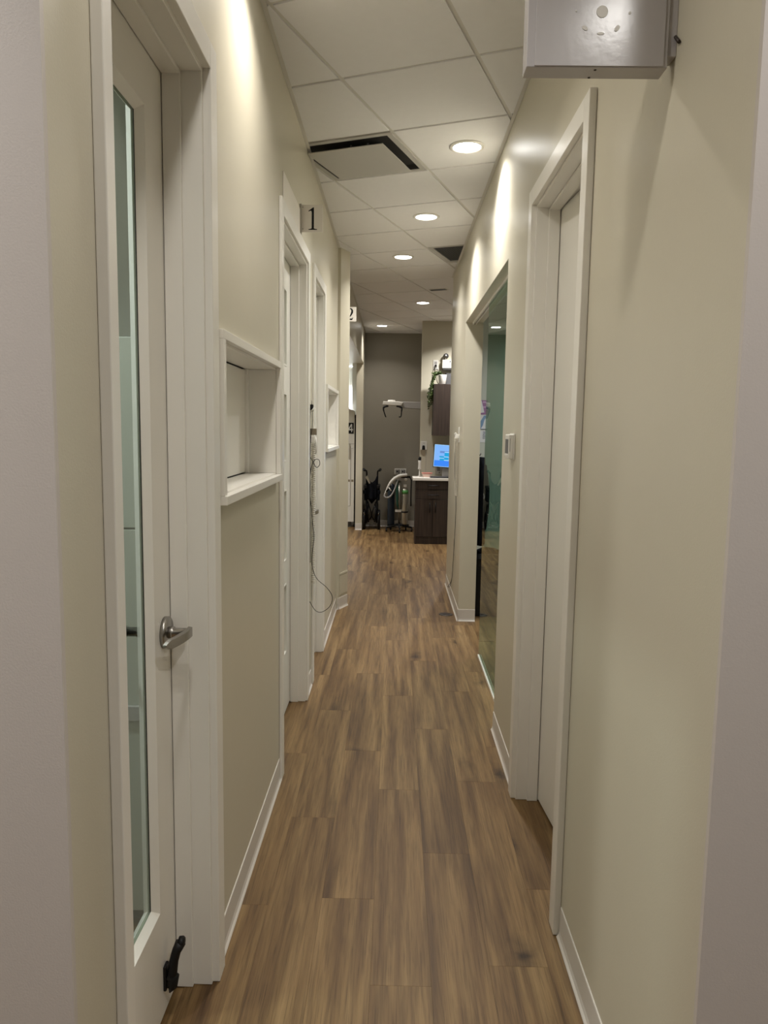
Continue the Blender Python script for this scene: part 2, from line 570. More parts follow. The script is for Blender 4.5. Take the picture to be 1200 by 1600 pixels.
# T-bars of the grid
def bar(pa, pb, wd):
    d = Vector((pb[0] - pa[0], pb[1] - pa[1])); d.normalize()
    n = Vector((-d.y, d.x)) * wd / 2
    return [(pa[0] + n.x, pa[1] + n.y), (pa[0] - n.x, pa[1] - n.y), (pb[0] - n.x, pb[1] - n.y), (pb[0] + n.x, pb[1] + n.y)]
for i in range(-9, 5):
    c = c0 + TS * i
    for p in clips(bar(cs(c, -2), cs(c, 15), 0.024)):
        MB().prism(p, 'z', H, H + 0.028).build('grid_bar', M['grid'], ce)
for k in range(-2, 25):
    s_ = s0 + TS * k
    for p in clips(bar(cs(-6.2, s_), cs(3.5, s_), 0.024)):
        MB().prism(p, 'z', H + 0.0005, H + 0.026).build('grid_bar', M['grid'], ce)
# wall angles at the corridor edges
for x0, x1, ya, yb in ((XL + 0.0005, XL + 0.018, 1.11, 6.40), (XR - 0.018, XR - 0.0005, 1.24, 7.6), (XL + 0.0005, XL + 0.018, 6.60, 12.0)):
    MB().box(x0, x1, ya, yb, H - 0.009, H - 0.0065).build('wall_angle', M['grid'], ce)

def lamp(x, y, z, watts, colr, label):
    t = thing('ceiling_downlight', label, 'ceiling light', (x, y, z - 0.006), 'recessed downlights along the ceiling')
    b = z - 0.006
    cool = colr is COOL
    MB().lathe([(0.094, 0.0), (0.094, -0.004), (0.088, -0.0075), (0.076, -0.008), (0.072, -0.002), (0.0725, 0.0)], (x, y, b), n=36).build('trim_ring', M['white'], t)
    MB().lathe([(0.0, -0.004), (0.05, -0.0038), (0.0722, -0.003), (0.0722, 0.0)], (x, y, b), n=36).build('lens', M['lens_cool'] if cool else M['lens'], t)
    L = bpy.data.lights.new('lamp', 'AREA')
    L.shape = 'DISK'
    L.size = 0.13
    L.energy = watts
    L.color = colr
    L.spread = math.radians(133)
    lo = bpy.data.objects.new('lamp', L)
    C.objects.link(lo)
    lo.parent = t
    lo.location = (0, 0, -0.012)
    return t
for l in LAMPS:
    lamp(*l)

# square plaque diffuser
dc = cs(c0 + TS * -1.5, s0 + TS * 6.5)
df = thing('air_diffuser', 'white square plaque air diffuser in the ceiling by the left wall', 'air diffuser', (dc[0], dc[1], H))
def sq(c, half, rot=GA):
    r = []
    for a, b in ((-1, -1), (1, -1), (1, 1), (-1, 1)):
        r.append((c[0] + half * (a * cg + b * sg), c[1] + half * (-a * sg + b * cg)))
    return r
def ring(mb, c, h0, h1, z0, z1, bnd, mi=0):
    o, i = sq(c, h0), sq(c, h1)
    for k in range(4):
        n = (k + 1) % 4
        p = clip([o[k], o[n], i[n], i[k]], bnd)
        if p: mb.prism(p, 'z', z0, z1, mi)
BND = (XL + 0.001, XR - 0.001, 0, 14)
mb = MB(); ring(mb, dc, 0.2915, 0.262, H - 0.008, H + 0.004, BND); mb.build('frame', M['plaque'], df)
mb = MB(); ring(mb, dc, 0.262, 0.257, H - 0.006, H + 0.026, BND)
p = clip(sq(dc, 0.262), BND); mb.prism(p, 'z', H + 0.020, H + 0.026); mb.build('plenum', M['duct'], df)
p = clip(sq(dc, 0.222), BND); MB().prism(p, 'z', H - 0.030, H - 0.025).build('plaque', M['plaque'], df, 0.002)
for a, b in ((0.10, 0.13), (0.10, -0.13), (-0.06, 0.13), (0.0, -0.13)):
    px, py = dc[0] + a * cg + b * sg, dc[1] - a * sg + b * cg
    MB().tube([(px, py, H - 0.026), (px, py, H + 0.021)], 0.006, 6).build('hanger', M['grey'], df)

# return air grille (egg crate) cut by the right wall
gc = cs(c0 + TS * -1.5, s0 + TS * 10.5 - 0.06)
rg = thing('return_grille', 'dark grey egg crate return grille in the ceiling against the right wall', 'grille', (gc[0], gc[1], H))
mb = MB(); ring(mb, gc, 0.2915, 0.255, H - 0.008, H + 0.004, BND); mb.build('frame', M['plaque'], rg)
p = clip(sq(gc, 0.257), BND); MB().prism(p, 'z', H + 0.018, H + 0.026).build('plenum', M['duct'], rg)
mb = MB()
for q in range(-12, 13):
    d = q * 0.0205
    for pa, pb in ((cs(0, 0), None),):
        for (a0, b0, a1, b1) in ((d, -0.255, d, 0.255), (-0.255, d, 0.255, d)):
            A = (gc[0] + a0 * cg + b0 * sg, gc[1] - a0 * sg + b0 * cg)
            B = (gc[0] + a1 * cg + b1 * sg, gc[1] - a1 * sg + b1 * cg)
            pp = clip(bar(A, B, 0.0016), BND)
            if pp: mb.prism(pp, 'z', H - 0.004, H + 0.010)
lat = mb.build('lattice', M['lattice'], rg, weld=False); lat['kind'] = 'stuff'
# linear slot diffuser further on
sl = thing('slot_diffuser', 'thin black linear slot diffuser across the ceiling by the far right wall end', 'air diffuser', (0.45, 8.22, H))
sA, sB = cs(-2.62, 7.865), cs(-2.37, 7.865)
MB().prism(bar(sA, (sB[0] - 0.05, sB[1] + .02), 0.10), 'z', H - 0.010, H - 0.006).build('flange', M['grid'], sl)
MB().prism(bar((sA[0] + .01, sA[1]), (sB[0] - 0.06, sB[1] + .02), 0.062), 'z', H - 0.0125, H - 0.0101).build('slot', M['black'], sl)

# ------------------------------------------------------------------ walls
D1 = (1.298, 1.985, 0.0, 2.50)
NI1 = (2.132, 3.146, 1.392, 1.845)
D2 = (3.275, 4.215, 0.0, 2.50)
D3 = (4.555, 5.180, 0.0, 2.50)
NI2 = (5.365, 6.340, 1.440, 1.880)
TL = 0.14
wall_along_y('wall_left', XL - TL, XL, 1.105, 6.425, 0, H, [D1, NI1, D2, D3, NI2], M['wall'])
D4 = (2.270, 3.105, 0.0, 2.50)
OP = (3.845, 6.100, 0.0, 2.45)
wall_along_y('wall_right', XR, XR + TL, 1.230, 7.600, 0, H, [D4, OP], M['wall'])
# faces of the front room that look at the camera
struct(MB().box(-3.0, XL, 1.093, 1.105, 0, H).build('wall_left_front', M['wall_white']))
struct(MB().box(XR, 3.0, 1.218, 1.230, 0, H).build('wall_right_front', M['wall_white']))
# front room behind the camera
struct(MB().box(-3.1, -3.0, -3.0, 14.0, 0, H).build('wall_left_outer', M['wall_room']))
struct(MB().box(3.0, 3.1, -3.0, 14.0, 0, H).build('wall_right_outer', M['wall_room']))
struct(MB().box(-3.1, 3.1, -3.1, -3.0, 0, H).build('wall_back', M['wall_white']))
struct(MB().box(-3.1, 3.1, 14.0, 14.1, 0, H).build('wall_far_outer', M['wall_bay']))
# pilaster with a face turned towards the corridor
struct(MB().prism([(XL - TL, 6.425), (-0.478, 6.425), (-0.411, 6.590), (XL, 6.755), (XL - TL, 6.758)], 'z', 0, H).build('trim_1', M['wall'])
       , 'beige wall return with an angled face after the second wall niche')
# low soffit and header of the left bay
SOF = 2.58
struct(MB().box(-2.99, XL, 6.762, 11.60, SOF, H).build('wall_left_header', M['wall']))
struct(MB().box(-2.99, -0.610, 11.602, 13.2, SOF + 0.04, H).build('wall_left_header', M['wall_bay']))
struct(MB().box(-0.608, XL, 11.602, 12.049, 0, H).build('wall_left_end', M['wall']))
struct(MB().box(-0.608, XL, 11.58, 11.602, 0, SOF - 0.001).build('trim_2', M['wall']), 'beige wall end facing the corridor beside the left bay')
struct(MB().box(-2.99, -0.70, 13.2, 13.3, 0, H).build('wall_bay', M['wall_bay']))
struct(MB().box(-0.70, -0.608, 12.05, 13.3, 0, H).build('wall_bay', M['wall_bay']))
# rooms behind the left wall
struct(MB().box(-2.99, XL - TL - 0.001, 3.46, 3.54, 0, H).build('wall_room', M['wall_room']))
struct(MB().box(-2.99, XL - TL - 0.001, 6.66, 6.759, 0, H).build('wall_room', M['wall_room']))
# far end
struct(MB().box(-0.608, 2.99, 12.05, 12.15, 0, H).build('wall_far', M['wall_far']))
struct(MB().box(0.355, 2.99, 10.62, 10.72, 0, H).build('wall_far_front', M['wall']))
# room behind the glass panel
struct(MB().box(XR + TL + 0.001, 2.99, 7.44, 7.52, 0, H).build('wall_room', M['wall_room']))
struct(MB().box(XR + TL + 0.001, 2.99, 3.30, 3.38, 0, H).build('wall_room', M['wall_room']))

# baseboards
def base_y(name, x, side, y0, y1, h=0.102):
    pr = [(0, 0), (0.013, 0), (0.0125, 0.003), (0.007, 0.010), (0.004, 0.022), (0.0035, h - 0.003), (0.002, h), (0, h)]
    pts = [(x + side * a, b) for a, b in pr]
    mb = MB(); n = len(pts)
    mb.prism(pts, 'y', y0, y1)
    return struct(mb.build(name, M['vinyl']))
def base_x(name, y, x0, x1, side=-1, h=0.102):
    pr = [(0, 0), (0.013, 0), (0.0125, 0.003), (0.007, 0.010), (0.004, 0.022), (0.0035, h - 0.003), (0.002, h), (0, h)]
    mb = MB(); mb.prism([(y + side * a, b) for a, b in pr], 'x', x0, x1)
    return struct(mb.build(name, M['vinyl']))
base_y('baseboard_left', XL, 1, 1.107, 1.262)
base_y('baseboard_left', XL, 1, 2.050, 3.225)
base_y('baseboard_left', XL, 1, 4.290, 4.478)
base_y('baseboard_left', XL, 1, 5.256, 6.411)
base_x('baseboard_left', 6.425, XL + 0.0132, -0.478)
mb = MB()
pr = [(0, 0), (0.013, 0), (0.0125, 0.003), (0.007, 0.010), (0.004, 0.022), (0.0035, 0.099), (0.002, 0.102), (0, 0.102)]
pa, pb = Vector((-0.478, 6.425)), Vector((-0.411, 6.590))
nn = Vector(((pb - pa).y, -(pb - pa).x)).normalized()
va = [(pa.x + nn.x * a, pa.y + nn.y * a, b) for a, b in pr]
vb = [(pb.x + nn.x * a, pb.y + nn.y * a, b) for a, b in pr]
n = len(pr)
mb.add(va + vb, [list(range(n))[::-1], list(range(n, 2 * n))] + [(i, (i + 1) % n, n + (i + 1) % n, n + i) for i in range(n)])
struct(mb.build('baseboard_left', M['vinyl']))
base_y('baseboard_right', XR, -1, 1.232, 2.206)
base_y('baseboard_right', XR, -1, 3.172, 3.843)
base_y('baseboard_right', XR, -1, 6.088, 7.598)
base_x('baseboard_right', 6.100, XR - 0.004, XR + TL)
base_x('baseboard_far', 11.58, -0.608, XL)
base_x('baseboard_far', 12.05, XL, 2.9)
base_x('baseboard_far', 10.62, 0.36, 2.9)
base_x('baseboard_far', 7.44, XR + TL + 0.01, 2.9)

# low access cover on the angled face
vt = thing('access_cover', 'beige flush access cover low on the angled wall return', 'cover', (pa.x, pa.y, 0.1))
def on_face(t, off, z):
    p_ = pa + (pb - pa) * t
    return (p_.x + nn.x * off, p_.y + nn.y * off, z)
def face_box(mb, t0, t1, o0, o1, z0, z1):
    v = [on_face(t, o, z) for z in (z0, z1) for o in (o0, o1) for t in (t0, t1)]
    mb.add(v, [(0, 2, 3, 1), (4, 5, 7, 6), (0, 1, 5, 4), (2, 6, 7, 3), (0, 4, 6, 2), (1, 3, 7, 5)])
    return mb
face_box(MB(), 0.10, 0.99, 0.0005, 0.004, 0.125, 0.300).build('plate', M['wall'], vt, 0.001)
face_box(MB(), 0.10, 0.99, 0.0005, 0.006, 0.304, 0.322).build('top_strip', M['wall'], vt, 0.001)

# ------------------------------------------------------------------ doors
def casing(parent, side, x, d, wd=0.066, th=0.022, mat='trim', near=None):
    """three casing boards on the corridor face; side=+1 sticks out to +x"""
    a, b, top = d[0], d[1], d[3]
    x0, x1 = sorted((x + side * 0.0003, x + side * th))
    MB().box(x0, x1, a - (near or wd) + 0.008, a + 0.008, 0.001, top + wd - 0.008).build('casing', M[mat], parent, 0.0022)
    MB().box(x0, x1, b - 0.008, b + wd - 0.008, 0.001, top + wd - 0.008).build('casing', M[mat], parent, 0.0022)
    MB().box(x0, x1, a + 0.0085, b - 0.0085, top - 0.008, top + wd - 0.008).build('casing', M[mat], parent, 0.0022)

def jambs(parent, x0, x1, d, xs0, xs1, t=0.020, st=0.011):
    """jamb lining through the wall with stops between xs0 and xs1"""
    a, b, top = d[0], d[1], d[3]
    MB().box(x0, x1, a + 0.0005, a + t, 0.001, top - 0.0005).build('jamb', M['trim'], parent, 0.0015)
    MB().box(x0, x1, b - t, b - 0.0005, 0.001, top - 0.0005).build('jamb', M['trim'], parent, 0.0015)
    MB().box(x0, x1, a + t + 0.0003, b - t - 0.0003, top - t, top - 0.0005).build('head_jamb', M['trim'], parent, 0.0015)
    MB().box(xs0, xs1, a + t + 0.0003, a + t + st, 0.001, top - t - 0.0003).build('door_stop_bead', M['trim'], parent, 0.0015)
    MB().box(xs0, xs1, b - t - st, b - t - 0.0003, 0.001, top - t - 0.0003).build('door_stop_bead', M['trim'], parent, 0.0015)
    MB().box(xs0, xs1, a + t + st + 0.0003, b - t - st - 0.0003, top - t - st, top - t - 0.0003).build('door_stop_bead', M['trim'], parent, 0.0015)

def slab(parent, x0, x1, y0, y1, z0, z1, lites, mat='door'):
    ys = sorted({y0, y1} | {l[0] for l in lites} | {l[1] for l in lites})
    zs = sorted({z0, z1} | {l[2] for l in lites} | {l[3] for l in lites})
    def solid(i, k):
        cy, cz = (ys[i] + ys[i + 1]) / 2, (zs[k] + zs[k + 1]) / 2
        return not any(l[0] < cy < l[1] and l[2] < cz < l[3] for l in lites)
    mb = MB()
    wall_cells(ys, zs, solid, lambda t, u, z: (t, u, z), x0, x1, mb)
    return mb.build('slab', M[mat], parent, 0.0012)

def lever(parent, x, y, z, side, along):
    """lever handle on the door face x, sticking out by side, blade running along +-y"""
    h = thing('door_handle', None, None, (0, 0, 0)) if False else None
    rose = MB().lathe([(0.0425, 0.0), (0.0425, side * 0.010), (0.0395, side * 0.0125), (0.0, side * 0.0125)], (x, y, z), axis='x', n=40).build('door_handle', M['chrome'], parent)
    rose['label'] = 'satin nickel lever handle'
    MB().lathe([(0.016, side * 0.0125), (0.016, side * 0.026), (0.0125, side * 0.028), (0.0125, side * 0.064), (0, side * 0.064)], (x, y, z), axis='x', n=24).build('spindle', M['chrome'], rose)
    # curved flat blade
    n = 14
    vs = []
    for i in range(n + 1):
        t = i / n
        yy = y + along * (-0.013 + 0.128 * t)
        bow = side * (0.066 - 0.030 * t * t)
        hh = 0.0145 - 0.001 * t - (0.010 * max(0, t - 0.88) / 0.12)
        zc = z + 0.000 - 0.004 * t
        th = 0.0055
        for (dx, dz) in ((0, -hh), (side * th * 2, -hh * 0.86), (side * th * 2, hh * 0.86), (0, hh)):
            vs.append((x + bow + dx - side * 0.006, yy, zc + dz))
    fs = [(0, 1, 2, 3), tuple(n * 4 + k for k in (3, 2, 1, 0))]
    for i in range(n):
        for k in range(4):
            fs.append((i * 4 + k, i * 4 + (k + 1) % 4, (i + 1) * 4 + (k + 1) % 4, (i + 1) * 4 + k))
    MB().add(vs, fs, 0, False).build('lever', M['chrome'], rose, 0.0015)
    return rose

# door 1, glazed, front left
d1 = thing('door_1', 'white glazed door at the front left with a satin nickel lever', None, (XL, 1.65, 0), kind='structure')
casing(d1, 1, XL, D1, near=0.040)
jambs(d1, XL - TL, XL + 0.002, D1, XL - 0.096, XL - 0.050)
sx0, sx1 = -0.6445, -0.6000
lite1 = (1.440, 1.826, 0.314, 2.343)
slab(d1, sx0, sx1, D1[0] + 0.0235, 1.9615, 0.010, 2.476, [lite1])
# bevelled glazing beads around the lite, both faces
def beads(parent, x_face, x_glass, l, wd):
    a, b, z0, z1 = l
    q = [(a, z0), (b, z0), (b, z1), (a, z1)]
    i = [(a + wd, z0 + wd), (b - wd, z0 + wd), (b - wd, z1 - wd), (a + wd, z1 - wd)]
    for k in range(4):
        n_ = (k + 1) % 4
        v = [(x_face, *q[k]), (x_face, *q[n_]), (x_glass, *i[n_]), (x_glass, *i[k]), (x_glass, *q[k]), (x_glass, *q[n_])]
        MB().add(v, [(0, 1, 2, 3), (0, 4, 5, 1), (3, 2, 5, 4), (0, 3, 4), (1, 5, 2)]).build('glazing_bead', M['door'], parent)
beads(d1, sx1 - 0.0008, -0.6185, lite1, 0.018)
beads(d1, sx0 + 0.0008, -0.6265, lite1, 0.018)
gp = MB().box(-0.6255, -0.6195, lite1[0] + 0.004, lite1[1] - 0.004, lite1[2] + 0.004, lite1[3] - 0.004).build('glass_pane', M['glass_door'], d1)
gp['label'] = 'clear greenish glass pane'
MB().box(-0.6194, -0.6186, lite1[1] - 0.0215, lite1[1] - 0.0182, lite1[2] + 0.018, lite1[3] - 0.018).build('glazing_gasket', M['black'], d1)
lever(d1, sx1, 1.905, 1.055, 1, -1)
lever(d1, sx0, 1.905, 1.055, -1, -1)
# flip-down holder at the foot of door 1
hb = MB().box(-0.5998, -0.592, 1.838, 1.866, 0.080, 0.150).build('door_holder', M['black'], d1, 0.002)
hb['label'] = 'black flip-down door holder'
MB().tube([(-0.588, 1.850, 0.090), (-0.580, 1.851, 0.115), (-0.575, 1.853, 0.158), (-0.568, 1.856, 0.186), (-0.558, 1.862, 0.207)], [0.012, 0.0135, 0.0125, 0.0125, 0.0145], 14).build('arm', M['black'], hb)
MB().tube([(-0.590, 1.852, 0.120), (-0.575, 1.852, 0.112), (-0.578, 1.850, 0.088), (-0.586, 1.848, 0.070)], [0.015, 0.0155, 0.013, 0.002], 12).build('shoe', M['black'], hb)
MB().lathe([(0.0145, -0.006), (0.0155, 0.004), (0.012, 0.009), (0.0, 0.010)], (-0.557, 1.864, 0.207), axis='x', n=16).build('rubber_tip', M['black'], hb)

# door 2, four frosted lights
d2 = thing('door_2', 'white door with four frosted lights in a white casing under the sign 1', None, (XL, 3.76, 0), kind='structure')
casing(d2, 1, XL, D2, th=0.014, near=0.057)
jambs(d2, XL - TL, XL + 0.002, D2, XL - 0.086, XL - 0.040)
s2x0, s2x1 = -0.6335, -0.5900
L2 = [(3.46, 4.050, a, b) for a, b in ((0.341, 0.739), (0.863, 1.260), (1.407, 1.778), (1.918, 2.321))]
slab(d2, s2x0, s2x1, D2[0] + 0.0235, D2[1] - 0.0235, 0.010, 2.476, L2)
for l in L2:
    pn = MB().box(-0.621, -0.611, l[0] + 0.0005, l[1] - 0.0005, l[2] + 0.0005, l[3] - 0.0005).build('glass_pane', M['frost'], d2)
    mb = MB()
    for (a, b, c_, e) in ((l[0], l[1], l[2], l[2] + 0.010), (l[0], l[1], l[3] - 0.010, l[3]), (l[0], l[0] + 0.010, l[2] + 0.010, l[3] - 0.010), (l[1] - 0.010, l[1], l[2] + 0.010, l[3] - 0.010)):
        mb.box(-0.6105, -0.5885, a + 0.0005, b - 0.0005, c_ + 0.0005, e - 0.0005)
    mb.build('glazing_bead', M['door'], d2)
lever(d2, s2x1, D2[0] + 0.0235 + 0.07, 1.03, 1, 1)

# door 3
d3 = thing('door_3', 'narrow white door in a white casing behind the hanging coiled cord', None, (XL, 4.87, 0), kind='structure')
casing(d3, 1, XL, D3, th=0.014)
jambs(d3, XL - TL, XL + 0.002, D3, XL - 0.086, XL - 0.040)
slab(d3, s2x0, s2x1, D3[0] + 0.0235, D3[1] - 0.0235, 0.010, 2.476, [])
lever(d3, s2x1, D3[1] - 0.0235 - 0.065, 1.02, 1, -1)

# door 4, plain, right, standing a little ajar
d4 = thing('door_4', 'plain white flush door on the right, standing slightly inward of its casing', None, (XR, 2.69, 0), kind='structure')
casing(d4, -1, XR, D4)
jambs(d4, XR - 0.002, XR + TL, D4, XR + 0.046, XR + 0.090)
sb = slab(d4, 0.6445, 0.6885, D4[0] + 0.026, D4[1] - 0.0235, 0.010, 2.476, [])
hinge = Vector((0.6445 - XR, D4[1] - 0.0235 - 2.69, 0))
sb.matrix_local = Matrix.Translation(hinge) @ Matrix.Rotation(math.radians(4.5), 4, 'Z') @ Matrix.Translation(-hinge)

# ------------------------------------------------------------------ wall niches
def niche(nm, label, y0, y1, z0, z1, depth):
    t = thing('wall_niche', label, 'niche', (XL, (y0 + y1) / 2, z0))
    g = 0.0008
    x0 = XL - depth
    th = 0.012
    MB().box(x0 + 0.012, XL, y0 + g, y1 - g, z1 - th, z1 - g).build('top_liner', M['trim'], t)
    MB().box(x0 + 0.012, XL, y0 + g, y1 - g, z0 + g, z0 + th).build('shelf', M['trim'], t)
    MB().box(x0 + 0.012, XL, y0 + g, y0 + th, z0 + th + g, z1 - th - g).build('side_liner', M['trim'], t)
    MB().box(x0 + 0.012, XL, y1 - th, y1 - g, z0 + th + g, z1 - th - g).build('side_liner', M['trim'], t)
    MB().box(x0 - 0.004, x0 + 0.002, y0 + g, y1 - g, z0 + g, z1 - g).build('gap_backing', M['black'], t)  # black sheet puts the shade into the gaps round the back panel
    MB().box(x0 + 0.003, x0 + 0.012, y0 + th, y1 - 0.055, z0 + th + 0.005, z1 - th - 0.006).build('back_panel', M['trim'], t)
    MB().box(x0 + 0.003, x0 + 0.022, y1 - 0.054, y1 - th - g, z0 + th + g, z1 - th - g).build('corner_strip', M['trim'], t, 0.001)
    fw, p = 0.026, 0.020
    MB().box(XL + 0.0005, XL + p, y0 - fw, y1 + 0.012, z1 - 0.004, z1 + fw - 0.004).build('frame_rail', M['trim'], t, 0.0015)
    MB().box(XL + 0.0005, XL + p + 0.006, y0 - fw, y1 + 0.012, z0 - fw + 0.006, z0 + 0.006).build('frame_rail', M['trim'], t, 0.0015)
    MB().box(XL + 0.0005, XL + p, y0 - fw, y0 + 0.004, z0 + 0.0063, z1 - 0.0043).build('frame_stile', M['trim'], t, 0.0015)
    MB().box(XL + 0.0005, XL + p, y1 - 0.004, y1 + 0.012, z0 + 0.0063, z1 - 0.0043).build('frame_stile', M['trim'], t, 0.0015)
niche('a', 'white framed recessed wall niche beside the front glazed door', *NI1, 0.132)
niche('b', 'second white framed wall niche, just beyond the hanging coiled cord', *NI2, 0.132)

# ------------------------------------------------------------------ glass panel and its opening on the right
w1 = thing('window_1', 'tall greenish frameless glass panel in the opening on the right', None, (0.62, 4.49, 0), kind='structure')
pn = MB().box(0.615, 0.627, 3.8475, 5.120, 0.012, 2.4485).build('glass_pane', M['glass'], w1)
MB().box(0.609, 0.6145, 3.8475, 5.125, 0.0005, 0.018).build('floor_channel', M['trim'], w1)
MB().box(0.6275, 0.633, 3.8475, 5.125, 0.0005, 0.018).build('floor_channel', M['trim'], w1)
MB().box(0.606, 0.6145, 3.8475, 6.098, 2.432, 2.4495).build('head_channel', M['trim'], w1)
MB().box(0.6275, 0.636, 3.8475, 6.098, 2.432, 2.4495).build('head_channel', M['trim'], w1)

# ------------------------------------------------------------------ signs
def flag_sign(label, y, z0, z1, glyph_polys, plate=True):
    x0, x1 = XL + 0.004, XL + 0.118
    t = thing('room_sign', label, 'sign', (XL, y, z0), 'projecting room number signs on the left')
    MB().box(x0, x1, y, y + 0.004, z0, z1).build('sign_panel', M['acrylic'], t, 0.0006)
    mb = MB()
    for poly in glyph_polys:
        mb.prism([(x0 + u * (x1 - x0), z0 + v * (z1 - z0)) for u, v in poly], 'y', y - 0.0012, y - 0.0002)
    g_ = mb.build('numeral', M['black'], t)
    MB().box(x0, x0 + 0.006, y - 0.006, y - 0.0015, z0 + 0.001, z1 - 0.001).build('bracket', M['alu'], t, 0.0006)
    for zz in (z0 + 0.016, z1 - 0.012):
        MB().lathe([(0.0, -0.0012), (0.0022, -0.0008), (0.0026, 0.0)], (x0 + 0.012, y - 0.0002, zz), axis='y', n=10).build('screw', M['chrome'], t)
    return t
one = [[(0.56, 0.90), (0.60, 0.905), (0.60, 0.17), (0.60, 0.13), (0.50, 0.13), (0.50, 0.17), (0.50, 0.72), (0.485, 0.77), (0.45, 0.785), (0.37, 0.75), (0.355, 0.775)],
       [(0.36, 0.085), (0.74, 0.085), (0.74, 0.11), (0.66, 0.12), (0.60, 0.14), (0.50, 0.14), (0.44, 0.12), (0.36, 0.11)]]
sg1 = flag_sign('white projecting sign with a black 1 above the four-light door', 3.90, 2.580, 2.714, one)
MB().box(XL + 0.0005, XL + 0.005, 3.330, 3.880, 2.5645, 2.690).build('wall_plate', M['acrylic'], sg1, 0.001)
MB().box(XL + 0.0005, XL + 0.012, 3.884, 3.892, 2.5645, 2.714).build('hinge_strip', M['alu'], sg1, 0.001)
def stroke(pts, ws):
    """tapered stroke as a chain of quads"""
    res = []
    nrm = []
    for i in range(len(pts)):
        a = pts[max(i - 1, 0)]; b = pts[min(i + 1, len(pts) - 1)]
        d = Vector((b[0] - a[0], b[1] - a[1])).normalized()
        nrm.append((-d.y, d.x))
    for i in range(len(pts) - 1):
        q = []
        for j, s_ in ((i, 1), (i + 1, 1), (i + 1, -1), (i, -1)):
            q.append((pts[j][0] + s_ * nrm[j][0] * ws[j] / 2, pts[j][1] + s_ * nrm[j][1] * ws[j] / 2))
        res.append(q)
    return res
two = stroke([(0.27, 0.66), (0.30, 0.78), (0.38, 0.86), (0.49, 0.88), (0.60, 0.84), (0.66, 0.74), (0.65, 0.62), (0.57, 0.47), (0.45, 0.32), (0.30, 0.15)],
             [0.09, 0.09, 0.07, 0.06, 0.10, 0.15, 0.15, 0.11, 0.07, 0.05])
two += [[(0.24, 0.10), (0.66, 0.10), (0.74, 0.26), (0.70, 0.27), (0.64, 0.20), (0.30, 0.20)]]
sg2 = flag_sign('white projecting sign with a black 2 above the left bay, half hidden', 7.15, 2.590, 2.724, two)
MB().box(XL + 0.0005, XL + 0.004, 7.00, 7.146, 2.590, 2.724).build('wall_plate', M['acrylic'], sg2, 0.001)

# blank rear of the exit sign, top right
ex = thing('exit_sign_box', 'grey sheet steel sign box seen from its blank back, at the top right', 'sign', (0.52, 1.61, 2.33))
bx0, bx1, by0, by1, bz0, bz1 = 0.2515, 0.5335, 1.590, 1.641, 2.326, 2.545
mb = MB()
mb.box(bx0, bx1, by0 + 0.002, by1, bz0, bz1)
mb.build('housing', M['steel'], ex, 0.0015)
MB().box(bx0 + 0.016, bx1 - 0.008, by0 - 0.0002, by0 + 0.0018, bz0 + 0.002, bz1 - 0.002).build('back_plate', M['steel'], ex, 0.0008)
kc = (0.398, 2.442)
def disc(nm, x, z, r, mat, dy=0.0012, sx=1.0, ang=0.0):
    n_ = 28
    pts = []
    for k in range(n_):
        a = 2 * PI * k / n_
        u, v = r * math.cos(a) * sx, r * math.sin(a)
        pts.append((x + u * math.cos(ang) - v * math.sin(ang), z + u * math.sin(ang) + v * math.cos(ang)))
    MB().prism(pts, 'y', by0 - 0.0002 - dy, by0 - 0.0003).build(nm, mat, ex, 0.0004)
disc('knockout', kc[0], kc[1] - 0.012, 0.0115, M['white'])
for (dx, dz, r_, s_, a_) in ((-0.033, -0.043, 0.0038, 1.6, -0.6), (0.031, -0.043, 0.0042, 1.6, 0.9), (-0.001, -0.053, 0.0026, 2.8, 0.0), (-0.052, -0.011, 0.0016, 1, 0), (0.055, -0.014, 0.0028, 1, 0)):
    disc('knockout', kc[0] + dx, kc[1] + dz, r_, M['white'], 0.001, s_, a_)
MB().lathe([(0.0, -0.0016), (0.0024, -0.001), (0.003, 0.0)], (0.392, by0 + 0.012, bz0), axis='z', n=12).build('screw', M['bronze'], ex)
MB().lathe([(0.0, -0.0022), (0.0028, -0.001), (0.003, 0.0)], (0.388, by1 - 0.006, bz0), axis='z', n=12).build('screw', M['bronze'], ex)
MB().box(0.5340, XR - 0.0003, 1.596, 1.636, 2.350, 2.545).build('mounting_canopy', M['steel'], ex, 0.001)
MB().tube([(XR - 0.004, 1.572, 2.366), (XR - 0.004, 1.594, 2.386)], 0.0035, 10).build('canopy_shadow', M['bronze'], ex)  # dark rod standing in for the slanting shadow at the canopy bottom

# thermostat
th = thing('thermostat', 'white wall thermostat with a dark display on the right wall', 'thermostat', (XR, 3.49, 1.46))
MB().box(XR - 0.007, XR - 0.0005, 3.435, 3.565, 1.462, 1.582).build('back_plate', M['white'], th, 0.003)
MB().box(XR - 0.028, XR - 0.0072, 3.440, 3.560, 1.466, 1.578).build('body', M['white'], th, 0.004)
MB().box(XR - 0.0292, XR - 0.0283, 3.462, 3.548, 1.490, 1.556).build('display', M['dgrey'], th)
MB().box(XR - 0.0305, XR - 0.0283, 3.455, 3.555, 1.478, 1.486).build('lower_lip', M['white'], th, 0.0008)
mb = MB()
mb.box(XR - 0.0238, XR - 0.0222, 3.4392, 3.4399, 1.500, 1.560)
mb.build('vent_slot', M['duct'], th)

